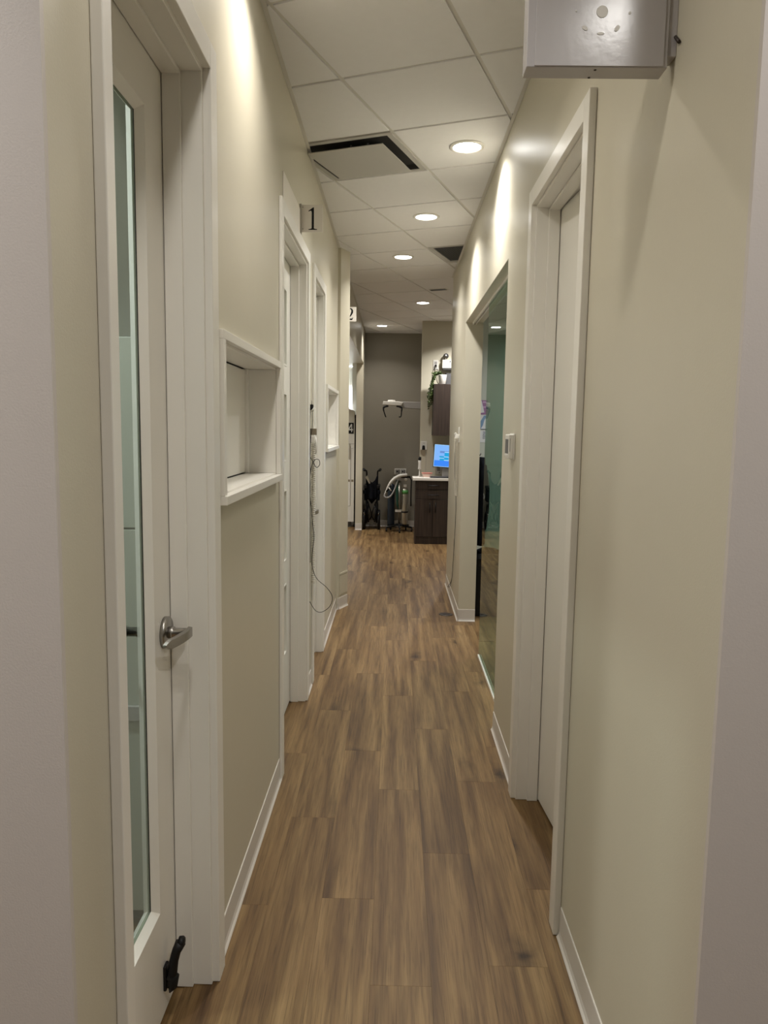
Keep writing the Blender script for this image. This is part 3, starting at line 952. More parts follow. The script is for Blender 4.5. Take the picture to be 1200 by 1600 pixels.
# ------------------------------------------------------------------ coiled cords
def helix(c, z0, z1, r, turns, n=10, sway=0.0):
    pts = []
    tot = int(turns * n)
    for i in range(tot + 1):
        t = i / tot
        a = 2 * PI * turns * t
        sx = sway * math.sin(PI * t)
        pts.append((c[0] + r * math.cos(a) + sx, c[1] + r * math.sin(a) + sx, z0 + (z1 - z0) * t))
    return pts
def bez(P, n=14):
    """smooth curve through points (Catmull-Rom)"""
    P = [Vector(p) for p in P]
    out = []
    for i in range(len(P) - 1):
        a, b, c_, d = P[max(i - 1, 0)], P[i], P[i + 1], P[min(i + 2, len(P) - 1)]
        for k in range(n):
            t = k / n
            out.append(0.5 * ((2 * b) + (c_ - a) * t + (2 * a - 5 * b + 4 * c_ - d) * t * t + (3 * b - a - 3 * c_ + d) * t ** 3))
    out.append(P[-1])
    return out
Y0 = 4.405
cl = thing('coiled_cord', 'cream coiled cord with looping black wires hanging between two left doors', 'cord', (XL, Y0, 1.51))
cx = -0.482
MB().tube(helix((cx, Y0, 0), 1.500, 0.665, 0.0110, 74), 0.0031, 6).build('coil', M['cream'], cl)
MB().box(XL + 0.0005, XL + 0.030, Y0 - 0.012, Y0 + 0.02, 1.505, 1.545).build('holder', M['white'], cl, 0.004)
MB().tube([(cx + 0.012, Y0 - 0.004, 1.540), (cx + 0.016, Y0 - 0.008, 1.512), (cx + 0.018, Y0 - 0.008, 1.470), (cx + 0.014, Y0 - 0.004, 1.44)], [0.004, 0.006, 0.005, 0.003], 8).build('plug', M['white'], cl)
MB().box(XL + 0.0005, XL + 0.037, Y0 - 0.003, Y0 + 0.025, 1.552, 1.590).build('junction_block', M['tan'], cl, 0.002)
MB().box(XL + 0.0005, XL + 0.018, Y0 - 0.010, Y0 + 0.012, 1.690, 1.730).build('hook', M['black'], cl, 0.003)
MB().tube([(XL + 0.004, Y0 - 0.012, 1.690), (XL + 0.016, Y0 - 0.014, 1.698), (XL + 0.026, Y0 - 0.014, 1.712)], 0.0045, 8).build('hook_tip', M['white'], cl)
MB().tube([(XL + 0.008, Y0 + 0.002, 1.73), (XL + 0.009, Y0 + 0.004, 1.752)], 0.002, 8).build('hook_pin', M['chrome'], cl)
MB().tube(bez([(XL + 0.003, Y0 - 0.01, 1.69), (XL + 0.001, Y0 - 0.014, 1.62), (XL + 0.003, Y0 - 0.014, 1.52), (XL + 0.003, Y0 - 0.016, 1.43), (-0.484, Y0 - 0.02, 1.398), (-0.462, Y0 - 0.02, 1.362), (-0.443, Y0 - 0.02, 1.378), (-0.447, Y0 - 0.02, 1.406), (-0.468, Y0 - 0.02, 1.408), (-0.486, Y0 - 0.02, 1.382), (-0.497, Y0 - 0.018, 1.33), (-0.498, Y0 - 0.018, 1.20),
               (-0.482, Y0 - 0.02, 1.02), (-0.474, Y0 - 0.02, 0.95), (-0.486, Y0 - 0.02, 0.82), (-0.478, Y0 - 0.022, 0.745), (-0.452, Y0 - 0.022, 0.690), (-0.395, Y0 - 0.022, 0.640), (-0.362, Y0 - 0.022, 0.585), (-0.375, Y0 - 0.022, 0.53), (-0.420, Y0 - 0.022, 0.492), (-0.462, Y0 - 0.022, 0.498), (-0.4985, Y0 - 0.02, 0.553)], 8), 0.0018, 6).build('wire', M['black'], cl)
MB().tube(bez([(XL + 0.013, Y0 - 0.01, 1.69), (XL + 0.013, Y0 - 0.013, 1.60), (XL + 0.004, Y0 - 0.015, 1.50), (XL + 0.004, Y0 - 0.015, 1.20), (XL + 0.006, Y0 - 0.015, 0.86), (XL + 0.006, Y0 - 0.015, 0.79)], 8), 0.0018, 6).build('wire', M['black'], cl)

Y1 = 6.47
cr = thing('coiled_cord', 'cream coiled cord hanging from a white holder on the right wall before its end', 'cord', (XR, Y1, 1.5))
MB().box(XR - 0.005, XR - 0.0005, Y1 - 0.05, Y1 + 0.05, 1.485, 1.615).build('wall_plate', M['white'], cr, 0.002)
MB().box(XR - 0.036, XR - 0.0053, Y1 - 0.03, Y1 + 0.02, 1.520, 1.552).build('holder', M['white'], cr, 0.004)
MB().tube([(XR - 0.040, Y1 - 0.01, 1.556), (XR - 0.030, Y1 - 0.012, 1.565), (XR - 0.016, Y1 - 0.012, 1.545)], 0.006, 8).build('plug', M['white'], cr)
MB().tube([(XR - 0.03 + 0.012 * math.cos(a) + 0.016 * q, Y1 - 0.035 + 0.012 * math.sin(a) * 1.0, 1.525 - 0.50 * q) for q, a in [(i / 600, 2 * PI * 46 * i / 600) for i in range(601)]], 0.0036, 6).build('coil', M['cream'], cr)
MB().tube(bez([(XR - 0.028, Y1 - 0.035, 1.52), (XR - 0.034, Y1 - 0.045, 1.40), (XR - 0.030, Y1 - 0.045, 1.20), (XR - 0.016, Y1 - 0.03, 1.0), (XR - 0.010, Y1 + 0.02, 0.82), (XR - 0.010, Y1 + 0.12, 0.50), (XR - 0.012, Y1 + 0.22, 0.25), (XR - 0.014, Y1 + 0.42, 0.125), (XR - 0.018, Y1 + 0.60, 0.085), (XR - 0.018, Y1 + 0.55, 0.10), (XR - 0.008, Y1 + 0.30, 0.22), (XR - 0.007, Y1 + 0.20, 0.40), (XR - 0.006, Y1 + 0.14, 0.62)], 10), 0.0024, 6).build('wire', M['black'], cr)

# ------------------------------------------------------------------ room seen through the front door glass
tc = thing('tall_cabinet', 'pale sage tall cabinet seen through the front door glass', 'cabinet', (-1.2, 2.2, 0))
MB().box(-1.75, -0.69, 2.222, 2.640, 0.055, 1.855).build('body', M['panelgreen'], tc, 0.002)
MB().box(-1.73, -0.71, 2.25, 2.640, 0.002, 0.0545).build('toe_kick', M['dgrey'], tc)
MB().box(-1.748, -0.692, 2.203, 2.2215, 1.290, 1.852).build('upper_door', M['panelgreen'], tc, 0.0015)
MB().box(-1.748, -0.692, 2.203, 2.2215, 0.058, 1.284).build('lower_door', M['panelgreen'], tc, 0.0015)
MB().box(-0.90, -0.765, 2.190, 2.2025, 0.690, 0.738).build('handle', M['grey'], tc, 0.002)

# ------------------------------------------------------------------ side room behind the glass
def sheet(label, cat, x0, x1, z0, z1, mat, y=7.4385, group='papers pinned in the side room'):
    t = thing('wall_paper_sheet', label, cat, ((x0 + x1) / 2, y, z0), group)
    MB().box(x0, x1, y - 0.0012, y, z0, z1).build('sheet', mat, t)
    return t
t = sheet('purple printed notice pinned above the blue print in the side room', 'notice', 0.80, 0.912, 1.745, 1.886, M['purple'])
MB().box(0.84, 0.910, 7.4362, 7.4371, 1.812, 1.826).build('print_band', M['violet'], t)
MB().box(0.86, 0.910, 7.4362, 7.4371, 1.858, 1.875).build('print_band', M['violet'], t)
t2 = thing('wall_paper_sheet', 'tilted white paper slip overlapping the purple notice', 'paper', (0.85, 7.43, 1.75), 'papers pinned in the side room')
MB().prism([(0.815, 1.758), (0.878, 1.766), (0.848, 1.882), (0.802, 1.875)], 'y', 7.4335, 7.4345).build('sheet', M['paper'], t2)
t = sheet('white print with a pale blue shape pinned in the middle', 'notice', 0.80, 0.912, 1.598, 1.740, M['paper'])
MB().prism([(0.845, 1.602), (0.868, 1.640), (0.880, 1.690), (0.908, 1.736), (0.875, 1.736), (0.850, 1.690), (0.825, 1.655), (0.825, 1.602)], 'y', 7.4362, 7.4371).build('print_shape', M['blueprint'], t)
MB().box(0.805, 0.910, 7.4362, 7.4371, 1.598, 1.604).build('print_band', M['navyprint'], t)
t = sheet('white sheet with dark sideways lettering below the blue print', 'notice', 0.80, 0.912, 1.470, 1.590, M['paper'])
tx = bpy.data.curves.new('lettering', 'FONT')
tx.body = 'mdo'
tx.size = 0.042
tx.extrude = 0.0004
to = bpy.data.objects.new('lettering_tmp', tx)
me = bpy.data.meshes.new_from_object(to)
bpy.data.objects.remove(to)
me.materials.append(M['navyprint'])
lo = bpy.data.objects.new('lettering', me)
C.objects.link(lo)
lo.parent = t
lo.matrix_local = Matrix.Translation(Vector((0.870, 7.4364, 1.580)) - Vector(ROOT[t.name])) @ Matrix.Rotation(PI / 2, 4, 'X') @ Matrix.Rotation(-PI / 2, 4, 'Z')

tb = thing('trash_bin', 'black bin with a crumpled bag over its rim inside the side room', 'bin', (0.86, 6.40, 0))
MB().prism([(0.702, 6.26), (1.02, 6.26), (1.02, 6.55), (0.702, 6.55)], 'z', 0.002, 0.50).build('bin_body', M['black'], tb, 0.012)
mb = MB()
rnd = random.Random(3)
rows = []
nseg = 44
for r_, (z, gr) in enumerate(((0.44, 0.006), (0.48, 0.010), (0.505, 0.012), (0.53, 0.004), (0.545, -0.02), (0.50, -0.03))):
    row = []
    for k in range(nseg):
        t_ = k / nseg * 4
        sd, fr = int(t_), t_ - int(t_)
        xx, yy = [(0.702 + fr * 0.318, 6.26), (1.02, 6.26 + fr * 0.29), (1.02 - fr * 0.318, 6.55), (0.702, 6.55 - fr * 0.29)][sd]
        ux, uy = xx - 0.861, yy - 6.405
        jit = rnd.uniform(-0.004, 0.004)
        row.append((max(0.6945, xx + math.copysign(gr + jit, ux)), yy + math.copysign(gr + jit, uy), z + rnd.uniform(-0.014, 0.014)))
    rows.append(row)
vs = [p for row in rows for p in row]
fs = [(i * nseg + k, i * nseg + (k + 1) % nseg, (i + 1) * nseg + (k + 1) % nseg, (i + 1) * nseg + k) for i in range(5) for k in range(nseg)]
mb.add(vs, fs); mb.build('bin_bag', M['black'], tb)
jk = thing('black_coat', 'black coat hanging above the black bin inside the side room', 'coat', (0.73, 6.4, 1.36))
def coat():
    mb = MB(); n_, m_ = 30, 12
    vs = []
    for i in range(m_ + 1):
        z = 1.36 - 0.74 * i / m_
        for k in range(n_):
            a = 2 * PI * k / n_
            wv = 1 + 0.12 * math.sin(a * 7 + i * 0.3) * (i / m_ + 0.2)
            hx = (0.036 + 0.012 * i / m_) * wv
            hy = (0.17 + 0.03 * i / m_) * (0.78 if i == 0 else 1)
            vs.append((max(0.6935, 0.738 + hx * math.cos(a)), 6.42 + hy * math.sin(a), z))
    fs = [(i * n_ + k, i * n_ + (k + 1) % n_, (i + 1) * n_ + (k + 1) % n_, (i + 1) * n_ + k) for i in range(m_) for k in range(n_)]
    fs += [tuple(range(n_)), tuple(m_ * n_ + k for k in range(n_))]
    return mb.add(vs, fs, 0, True)
coat().build('body', M['cloth'], jk)
MB().tube([(0.745, 6.28, 1.30), (0.765, 6.255, 1.1), (0.768, 6.255, 0.92), (0.755, 6.265, 0.76)], [0.03, 0.038, 0.034, 0.03], 12).build('sleeve', M['cloth'], jk)
MB().tube([(0.6925, 6.42, 1.378), (0.73, 6.42, 1.378), (0.742, 6.42, 1.395)], 0.006, 8).build('hook', M['chrome'], jk)

# ------------------------------------------------------------------ left bay unit with the 4
un = thing('bay_panel_unit', 'pale tall rounded panel with a black 4 plate in the left bay', 'cabinet', (-0.95, 12.3, 0))
prof = [(-1.35, 0.09), (-0.645, 0.09), (-0.645, 1.82)]
for k in range(1, 7):
    a = PI / 2 * k / 6
    prof.append((-0.645 - 0.06 * (1 - math.cos(a)), 1.82 + 0.06 * math.sin(a)))
prof += [(-0.735, 1.895), (-0.765, 1.93), (-0.785, 1.99), (-1.35, 1.99)]
MB().prism(prof, 'y', 11.86, 12.02).build('panel', M['white'], un, 0.004)
MB().box(-0.6445, -0.612, 11.875, 12.02, 0.002, 1.80).build('edge_channel', M['black'], un)
MB().box(-1.33, -0.69, 11.90, 12.02, 0.002, 0.0895).build('toe_kick', M['dgrey'], un)
MB().box(-0.760, -0.660, 11.8555, 11.8598, 1.500, 1.672).build('number_plate', M['black'], un)
four = [(0.62, 0.14), (0.62, 0.30), (0.14, 0.30), (0.14, 0.43), (0.55, 0.88), (0.76, 0.88), (0.76, 0.43), (0.88, 0.43), (0.88, 0.30), (0.76, 0.30), (0.76, 0.14)]
fx = lambda p: (-0.760 + 0.100 * p[0], 1.500 + 0.172 * p[1])
mb = MB()
for poly in ([four[2], four[3], (0.62, 0.43), (0.62, 0.30)], [(0.62, 0.14), (0.76, 0.14), (0.76, 0.88), (0.62, 0.88)], [(0.76, 0.30), (0.88, 0.30), (0.88, 0.43), (0.76, 0.43)], [(0.14, 0.43), (0.34, 0.43), (0.62, 0.72), (0.62, 0.88), (0.55, 0.88)]):
    mb.prism([fx(p) for p in poly], 'y', 11.8538, 11.8553)
mb.build('numeral', M['paper'], un)
MB().tube([(-0.747, 11.8595, 1.365), (-0.747, 11.83, 1.36), (-0.747, 11.83, 1.13), (-0.747, 11.8595, 1.125)], 0.009, 10).build('handle', M['chrome'], un)
MB().tube(bez([(-0.712, 11.8565, 1.29), (-0.705, 11.8565, 1.22), (-0.705, 11.8565, 0.45), (-0.715, 11.8565, 0.35), (-0.82, 11.8565, 0.345)], 6), 0.003, 6).build('seam', M['grey'], un)
MB().box(-0.90, -0.712, 11.8575, 11.8597, 0.735, 0.770).build('band', M['tan'], un)
MB().box(-0.690, -0.655, 11.8575, 11.8597, 0.735, 0.770).build('band', M['tan'], un)
MB().lathe([(0.0, -0.004), (0.010, -0.003), (0.012, 0)], (-0.682, 11.8597, 1.275), axis='y', n=12).build('button', M['paper'], un)
MB().box(-1.349, -0.647, 11.8578, 11.8597, 1.335, 1.341).build('joint_line', M['grey'], un)

# ------------------------------------------------------------------ far alcove
xu = thing('dental_xray_unit', 'panoramic x-ray arm with a white head plate and black grips in the alcove', 'x-ray unit', (0.75, 11.5, 0))
MB().box(0.62, 0.86, 11.42, 11.62, 0.03, 2.30).build('column', M['white'], xu, 0.02)
MB().box(0.52, 0.96, 11.22, 11.76, 0.002, 0.03).build('base', M['grey'], xu, 0.008)
MB().prism([(0.09, 1.905), (0.62, 1.880), (0.62, 1.995), (0.11, 2.000)], 'y', 11.42, 11.56).build('arm', M['grey'], xu, 0.006)
MB().prism([(-0.20, 1.945), (0.085, 1.935), (0.115, 1.990), (0.03, 2.000), (-0.19, 1.998)], 'y', 11.34, 11.58).build('head_plate', M['white'], xu, 0.008)
MB().lathe([(0.060, 0.0), (0.060, 0.012), (0.050, 0.024), (0.0, 0.028)], (-0.065, 11.45, 1.998), n=24).build('hub', M['white'], xu)
for s_, x0 in ((-1, -0.112), (1, 0.012)):
    xo = -0.182 if s_ < 0 else 0.092
    xt = -0.130 if s_ < 0 else 0.060
    xb = -0.145 if s_ < 0 else 0.050
    MB().tube(bez([(x0, 11.36, 1.930), ((x0 + xo) / 2, 11.355, 1.924), (xo, 11.35, 1.902), (xo + s_ * -0.002, 11.34, 1.86), (xt + s_ * 0.022, 11.33, 1.775), (xb, 11.325, 1.768)], 6), [0.016] * 13 + [0.012] * 6 + [0.009] * 12, 10).build('grip', M['black'], xu)

wc = thing('wheelchair', 'folded black wheelchair standing at the alcove wall', 'wheelchair', (-0.35, 11.72, 0))
wy = 11.72
for s_ in (-1, 1):
    X = -0.352 + s_ * 0.085
    MB().tube(bez([(X + s_ * 0.045, wy - 0.16, 0.955), (X + s_ * 0.020, wy - 0.08, 0.930), (X, wy - 0.03, 0.88), (X, wy - 0.02, 0.48), (X, wy - 0.02, 0.36)], 5), 0.0125, 10).build('back_post', M['black'], wc)
    MB().tube([(X + s_ * 0.046, wy - 0.162, 0.956), (X + s_ * 0.032, wy - 0.10, 0.938)], 0.020, 12).build('push_handle', M['black'], wc)
    MB().box(X + s_ * 0.018 - 0.024, X + s_ * 0.018 + 0.024, wy - 0.12, wy + 0.22, 0.655, 0.705).build('armrest', M['black'], wc, 0.008)
    MB().box(X + s_ * 0.016 - 0.020, X + s_ * 0.016 + 0.020, wy - 0.055, wy + 0.20, 0.46, 0.650).build('side_panel', M['cloth'], wc, 0.006)
    MB().box(X + s_ * 0.030 - 0.022, X + s_ * 0.030 + 0.022, wy - 0.115, wy - 0.060, 0.565, 0.625).build('anti_tip_bag', M['cloth'], wc, 0.012)
    MB().tube([(X - s_ * 0.004, wy - 0.03, 0.46), (X - s_ * 0.004, wy - 0.02, 0.10)], 0.014, 10).build('lower_post', M['black'], wc)
    MB().tube([(X - s_ * 0.035, wy - 0.03, 0.40), (X - s_ * 0.020, wy - 0.05, 0.26), (X - s_ * 0.035, wy - 0.04, 0.11)], 0.012, 8).build('strut', M['black'], wc)
    MB().tube([(X, wy - 0.02, 0.38), (X, wy + 0.20, 0.40), (X, wy + 0.21, 0.12)], 0.011, 10).build('side_frame', M['black'], wc)
    # rear wheel seen edge on
    wx = X + s_ * 0.030
    pts = [(wx, wy - 0.0 + 0.145 * math.cos(2 * PI * k / 28), 0.149 + 0.145 * math.sin(2 * PI * k / 28)) for k in range(29)]
    wl = MB().tube(pts, [0.019] * 29, 10, caps=False).build('wheel', M['black'], wc)
    mb = MB()
    for k in range(8):
        a = 2 * PI * k / 8
        mb.tube([(wx, wy, 0.149), (wx, wy + 0.14 * math.cos(a), 0.149 + 0.14 * math.sin(a))], 0.002, 5)
    mb.tube([(wx - 0.018, wy, 0.149), (wx + 0.018, wy, 0.149)], 0.018, 10)
    mb.build('spokes', M['dgrey'], wl)
    MB().tube([(wx - s_ * 0.012, wy - 0.15, 0.235), (wx + s_ * 0.005, wy - 0.17, 0.285)], 0.009, 8).build('brake_clip', M['chrome'], wc)
    MB().tube([(X - s_ * 0.02, wy - 0.02, 0.44), (X - s_ * 0.09, wy - 0.01, 0.22), (X - s_ * 0.05, wy, 0.14)], 0.009, 8).build('cross_brace', M['black'], wc)
mb = MB()
vs = []
for i in range(13):
    u = i / 12
    for k in range(9):
        q = k / 8
        sag = 0.07 * math.sin(PI * u) + 0.012 * math.sin(PI * 5 * u)
        vs.append((-0.445 + 0.186 * u, wy - 0.035 - sag * (0.5 + 0.5 * q), 0.875 - 0.40 * q - 0.13 * math.sin(PI * u) * (1 - q)))
fs = [(i * 9 + k, (i + 1) * 9 + k, (i + 1) * 9 + k + 1, i * 9 + k + 1) for i in range(12) for k in range(8)]
mb.add(vs, fs, 0, True)
bk = mb.build('backrest', M['cloth'], wc); sm = bk.modifiers.new('thick', 'SOLIDIFY'); sm.thickness = 0.012
MB().prism([(-0.436, 0.50), (-0.352, 0.40), (-0.268, 0.50), (-0.268, 0.53), (-0.352, 0.62), (-0.436, 0.53)], 'y', wy - 0.02, wy + 0.22).build('seat', M['cloth'], wc, 0.006)
MB().prism([(-0.455, 0.83), (-0.425, 0.86), (-0.375, 0.74), (-0.395, 0.725)], 'y', wy - 0.118, wy - 0.112).build('label_tag', M['alu'], wc)
MB().box(-0.375, -0.325, wy - 0.075, wy - 0.069, 0.610, 0.640).build('label_tag', M['grey'], wc)
MB().tube([(-0.43, wy - 0.02, 0.085), (-0.27, wy - 0.02, 0.085)], 0.006, 8).build('axle', M['chrome'], wc)

ct = thing('gas_cart', 'mobile gas cart with white breathing hose left of the base cabinet', 'cart', (0.08, 11.5, 0))
MB().tube([(0.08, 11.5, 0.10), (0.08, 11.5, 0.86)], 0.018, 12).build('post', M['alu'], ct)
MB().box(-0.02, 0.20, 11.44, 11.56, 0.795, 0.850).build('regulator', M['grey'], ct, 0.006)
MB().box(0.10, 0.245, 11.43, 11.439, 0.838, 0.872).build('control_head', M['black'], ct, 0.004)
MB().lathe([(0.0, -0.012), (0.022, -0.010), (0.024, 0.0)], (0.175, 11.4395, 0.815), axis='y', n=20).build('gauge', M['white'], ct)
MB().tube([(0.235, 11.46, 0.86), (0.262, 11.45, 0.80), (0.258, 11.45, 0.62), (0.262, 11.46, 0.40)], 0.010, 8).build('cable', M['black'], ct)
MB().tube([(-0.060, 11.43, 0.735), (-0.085, 11.41, 0.675), (-0.125, 11.395, 0.625)], [0.016, 0.024, 0.012], 10).build('breathing_mask', M['black'], ct)
MB().box(0.02, 0.14, 11.458, 11.47, 0.305, 0.345).build('clamp_bracket', M['white'], ct, 0.003)
for k in range(5):
    a = 2 * PI * k / 5 - PI / 2 + 0.05
    ex_, ey_ = 0.08 + 0.205 * math.cos(a), 11.5 + 0.205 * math.sin(a)
    lg = MB().tube([(0.08, 11.5, 0.115), (0.08 + 0.1 * math.cos(a), 11.5 + 0.1 * math.sin(a), 0.085), (ex_, ey_, 0.07)], [0.020, 0.017, 0.013], 8).build('leg', M['black'], ct)
    MB().lathe([(0.0, -0.012), (0.020, -0.012), (0.025, -0.008), (0.025, 0.008), (0.020, 0.012), (0.0, 0.012)], (ex_, ey_, 0.0265), axis='x', n=16).build('castor', M['black'], lg)
    MB().tube([(ex_, ey_, 0.045), (ex_, ey_, 0.07)], 0.008, 8).build('castor_stem', M['black'], lg)
MB().tube(bez([(0.19, 11.43, 0.885), (0.12, 11.41, 0.880), (0.05, 11.40, 0.860), (-0.03, 11.40, 0.800), (-0.09, 11.40, 0.715), (-0.140, 11.40, 0.600)], 6), [0.024] * 18 + [0.023, 0.022, 0.021, 0.020, 0.019, 0.018, 0.016, 0.015, 0.014, 0.012, 0.011, 0.010, 0.010], 12).build('breathing_hose', M['white'], ct)
MB().tube(bez([(-0.140, 11.40, 0.600), (-0.150, 11.39, 0.560), (-0.120, 11.385, 0.535), (-0.060, 11.385, 0.555), (0.0, 11.39, 0.650), (0.040, 11.40, 0.77), (0.05, 11.42, 0.81)], 6), 0.0125, 10).build('return_hose', M['grey'], ct)
MB().tube([(-0.085, 11.385, 0.690), (-0.045, 11.385, 0.640)], 0.009, 8).build('mask_clip', M['white'], ct)
MB().tube(bez([(0.045, 11.425, 0.80), (0.035, 11.41, 0.70), (0.045, 11.41, 0.55), (0.055, 11.42, 0.43), (0.068, 11.44, 0.36)], 6), [0.024] * 10 + [0.022] * 5 + [0.017] * 6 + [0.010] * 4, 10).build('reservoir_bag', M['dgreen'], ct)
def cyl(label, x, y, r, z0, z1, mat, group='gas cylinders on the cart'):
    t = thing('gas_cylinder', label, 'gas cylinder', (x, y, z0), group)
    h_ = z1 - z0
    MB().lathe([(0, 0), (r * 0.9, 0), (r, 0.012), (r, h_ - r * 0.9), (r * 0.85, h_ - r * 0.4), (r * 0.45, h_ - 0.01), (r * 0.3, h_), (0.0, h_)], (x, y, z0), n=28).build('body', mat, t)
    return t
g1 = cyl('dark blue gas cylinder standing at the left of the cart', -0.045, 11.50, 0.056, 0.108, 0.745, M['navy'])
MB().box(-0.070, -0.020, 11.475, 11.525, 0.747, 0.785).build('valve', M['grey'], g1, 0.004)
g2 = cyl('bare aluminium gas cylinder with a green collar beside the base cabinet', 0.166, 11.46, 0.050, 0.118, 0.690, M['alu'])
MB().lathe([(0.0515, 0.0), (0.0515, 0.058)], (0.166, 11.46, 0.592), n=28).build('collar', M['green'], g2)
MB().box(0.142, 0.190, 11.44, 11.48, 0.694, 0.735).build('valve', M['white'], g2, 0.004)
MB().tube([(0.166, 11.41, 0.300), (0.166, 11.408, 0.325)], 0.012, 8).build('strap_buckle', M['black'], g2)
MB().lathe([(0.0520, 0.0), (0.0520, 0.022)], (0.166, 11.46, 0.300), n=28).build('strap', M['black'], g2)
MB().box(-0.10, 0.235, 11.44, 11.56, 0.088, 0.106).build('cylinder_shelf', M['black'], ct, 0.003)

ou = thing('wall_outlet', 'wide white two-gang outlet plate on the alcove wall above the cart hose', 'outlet', (0.092, 12.05, 0.86))
MB().box(-0.002, 0.186, 12.036, 12.0495, 0.852, 0.948).build('plate', M['white'], ou, 0.003)
for x0 in (0.012, 0.100):
    MB().box(x0, x0 + 0.074, 12.031, 12.0358, 0.864, 0.936).build('module', M['grey'], ou, 0.002)
    MB().box(x0 + 0.020, x0 + 0.044, 12.0285, 12.0308, 0.890, 0.914).build('socket', M['black'], ou)
    MB().box(x0 + 0.056, x0 + 0.066, 12.0285, 12.0308, 0.870, 0.926).build('slot', M['black'], ou)

# ------------------------------------------------------------------ far counter
CF, CB = 10.235, 10.618
bc = thing('base_cabinet', 'dark brown wood base cabinet with two drawers and two doors at the far end', 'cabinet', (0.53, CF, 0))
MB().box(0.292, 0.775, CF + 0.019, CB, 0.10, 0.885).build('carcass', M['darkwood'], bc)
MB().box(0.292, 0.312, CF, CB, 0.002, 0.0995).build('side_foot', M['darkwood'], bc)
MB().box(0.313, 0.775, CF + 0.012, CF + 0.03, 0.002, 0.0995).build('toe_kick', M['darkwood'], bc)
def front(nm, x0, x1, z0, z1, hx0, hx1, hz0, hz1, vert):
    d_ = MB().box(x0, x1, CF, CF + 0.0185, z0, z1).build(nm, M['darkwood'], bc, 0.0012)
    if vert:
        pts = [(hx0, CF - 0.0005, hz0), (hx0, CF - 0.028, hz0 + 0.004), (hx0, CF - 0.028, hz1 - 0.004), (hx0, CF - 0.0005, hz1)]
    else:
        pts = [(hx0, CF - 0.0005, hz0), (hx0 + 0.004, CF - 0.028, hz0), (hx1 - 0.004, CF - 0.028, hz0), (hx1, CF - 0.0005, hz0)]
    MB().tube(pts, 0.0058, 8).build('handle', M['black'], d_)
front('drawer', 0.294, 0.773, 0.763, 0.878, 0.462, 0.612, 0.818, 0.818, False)
front('drawer', 0.294, 0.773, 0.632, 0.758, 0.462, 0.612, 0.688, 0.688, False)
front('door', 0.294, 0.5315, 0.104, 0.627, 0.492, 0.492, 0.445, 0.580, True)
front('door', 0.5355, 0.773, 0.104, 0.627, 0.572, 0.572, 0.445, 0.580, True)
bc2 = thing('base_cabinet', 'second dark base cabinet hidden round the corner to the right', 'cabinet', (1.03, CF, 0))
MB().box(0.778, 1.28, CF + 0.019, CB, 0.10, 0.885).build('carcass', M['darkwood'], bc2)
MB().box(0.780, 1.278, CF, CF + 0.0185, 0.104, 0.878).build('door', M['darkwood'], bc2, 0.0012)
MB().box(0.778, 1.28, CF + 0.012, CF + 0.03, 0.002, 0.0995).build('toe_kick', M['darkwood'], bc2)
tp = MB().box(0.252, 1.30, CF - 0.022, CB, 0.886, 0.924).build('countertop', M['stone'], None, 0.003)
tag(tp, 'white stone countertop lying on the dark base cabinet', 'countertop')
ZC = 0.9245
mo = thing('monitor', 'lit computer monitor with a blue schedule screen on the far counter', 'monitor', (0.80, 10.42, ZC))
MB().box(0.70, 0.96, 10.400, 10.52, ZC, ZC + 0.012).build('foot', M['dgrey'], mo, 0.003)
MB().box(0.665, 0.94, 10.43, 10.46, ZC + 0.012, 1.12).build('stand', M['grey'], mo, 0.004)
piv = Vector((0.80, 10.405, 1.215))
def panel_part(nm, mat, boxes, parent, bev=0.0):
    mb = MB()
    for b_ in boxes: mb.box(*b_)
    o = mb.build(nm, mat, parent, bev)
    o.matrix_local = Matrix.Translation(piv - Vector(ROOT[mo.name])) @ Matrix.Rotation(math.radians(3.2), 4, 'Y') @ Matrix.Rotation(math.radians(-6), 4, 'X') @ Matrix.Translation(-(piv - Vector(ROOT[mo.name])))
    return o
my = 10.395
case = panel_part('housing', M['black'], [(0.540, 1.06, my, my + 0.030, 1.055, 1.375)], mo, 0.003)
def sub(nm, mat, boxes):
    mb = MB()
    for b_ in boxes: mb.box(*b_)
    return mb.build(nm, mat, case)
sub('screen', M['screen'], [(0.552, 1.048, my - 0.0012, my - 0.0002, 1.150, 1.364)])
sub('screen_taskbar', M['screen_dk'], [(0.552, 1.048, my - 0.0012, my - 0.0002, 1.068, 1.1497)])
sub('screen_bezel_glow', M['screen_wh'], [(0.547, 0.5515, my - 0.0012, my - 0.0002, 1.064, 1.368), (0.547, 1.053, my - 0.0012, my - 0.0002, 1.0625, 1.0675), (0.547, 1.053, my - 0.0012, my - 0.0002, 1.3645, 1.3695)])
sub('screen_block', M['screen_slate'], [(0.625, 0.690, my - 0.0024, my - 0.0013, 1.255, 1.282), (0.69, 0.76, my - 0.0024, my - 0.0013, 1.276, 1.283)])
sub('screen_block', M['screen_teal'], [(0.690, 0.755, my - 0.0024, my - 0.0013, 1.210, 1.262), (0.622, 0.688, my - 0.0024, my - 0.0013, 1.185, 1.212), (0.690, 0.750, my - 0.0024, my - 0.0013, 1.160, 1.198), (0.628, 0.688, my - 0.0024, my - 0.0013, 1.150, 1.178)])
sub('screen_block', M['screen_wh'], [(0.690, 0.757, my - 0.0036, my - 0.0025, 1.264, 1.272), (0.685, 0.754, my - 0.0036, my - 0.0025, 1.200, 1.207), (0.620, 0.686, my - 0.0036, my - 0.0025, 1.179, 1.186), (0.688, 0.757, my - 0.0036, my - 0.0025, 1.150, 1.158)])
kb = thing('keyboard', 'low black keyboard lying in front of the monitor', 'keyboard', (0.70, 10.30, ZC))
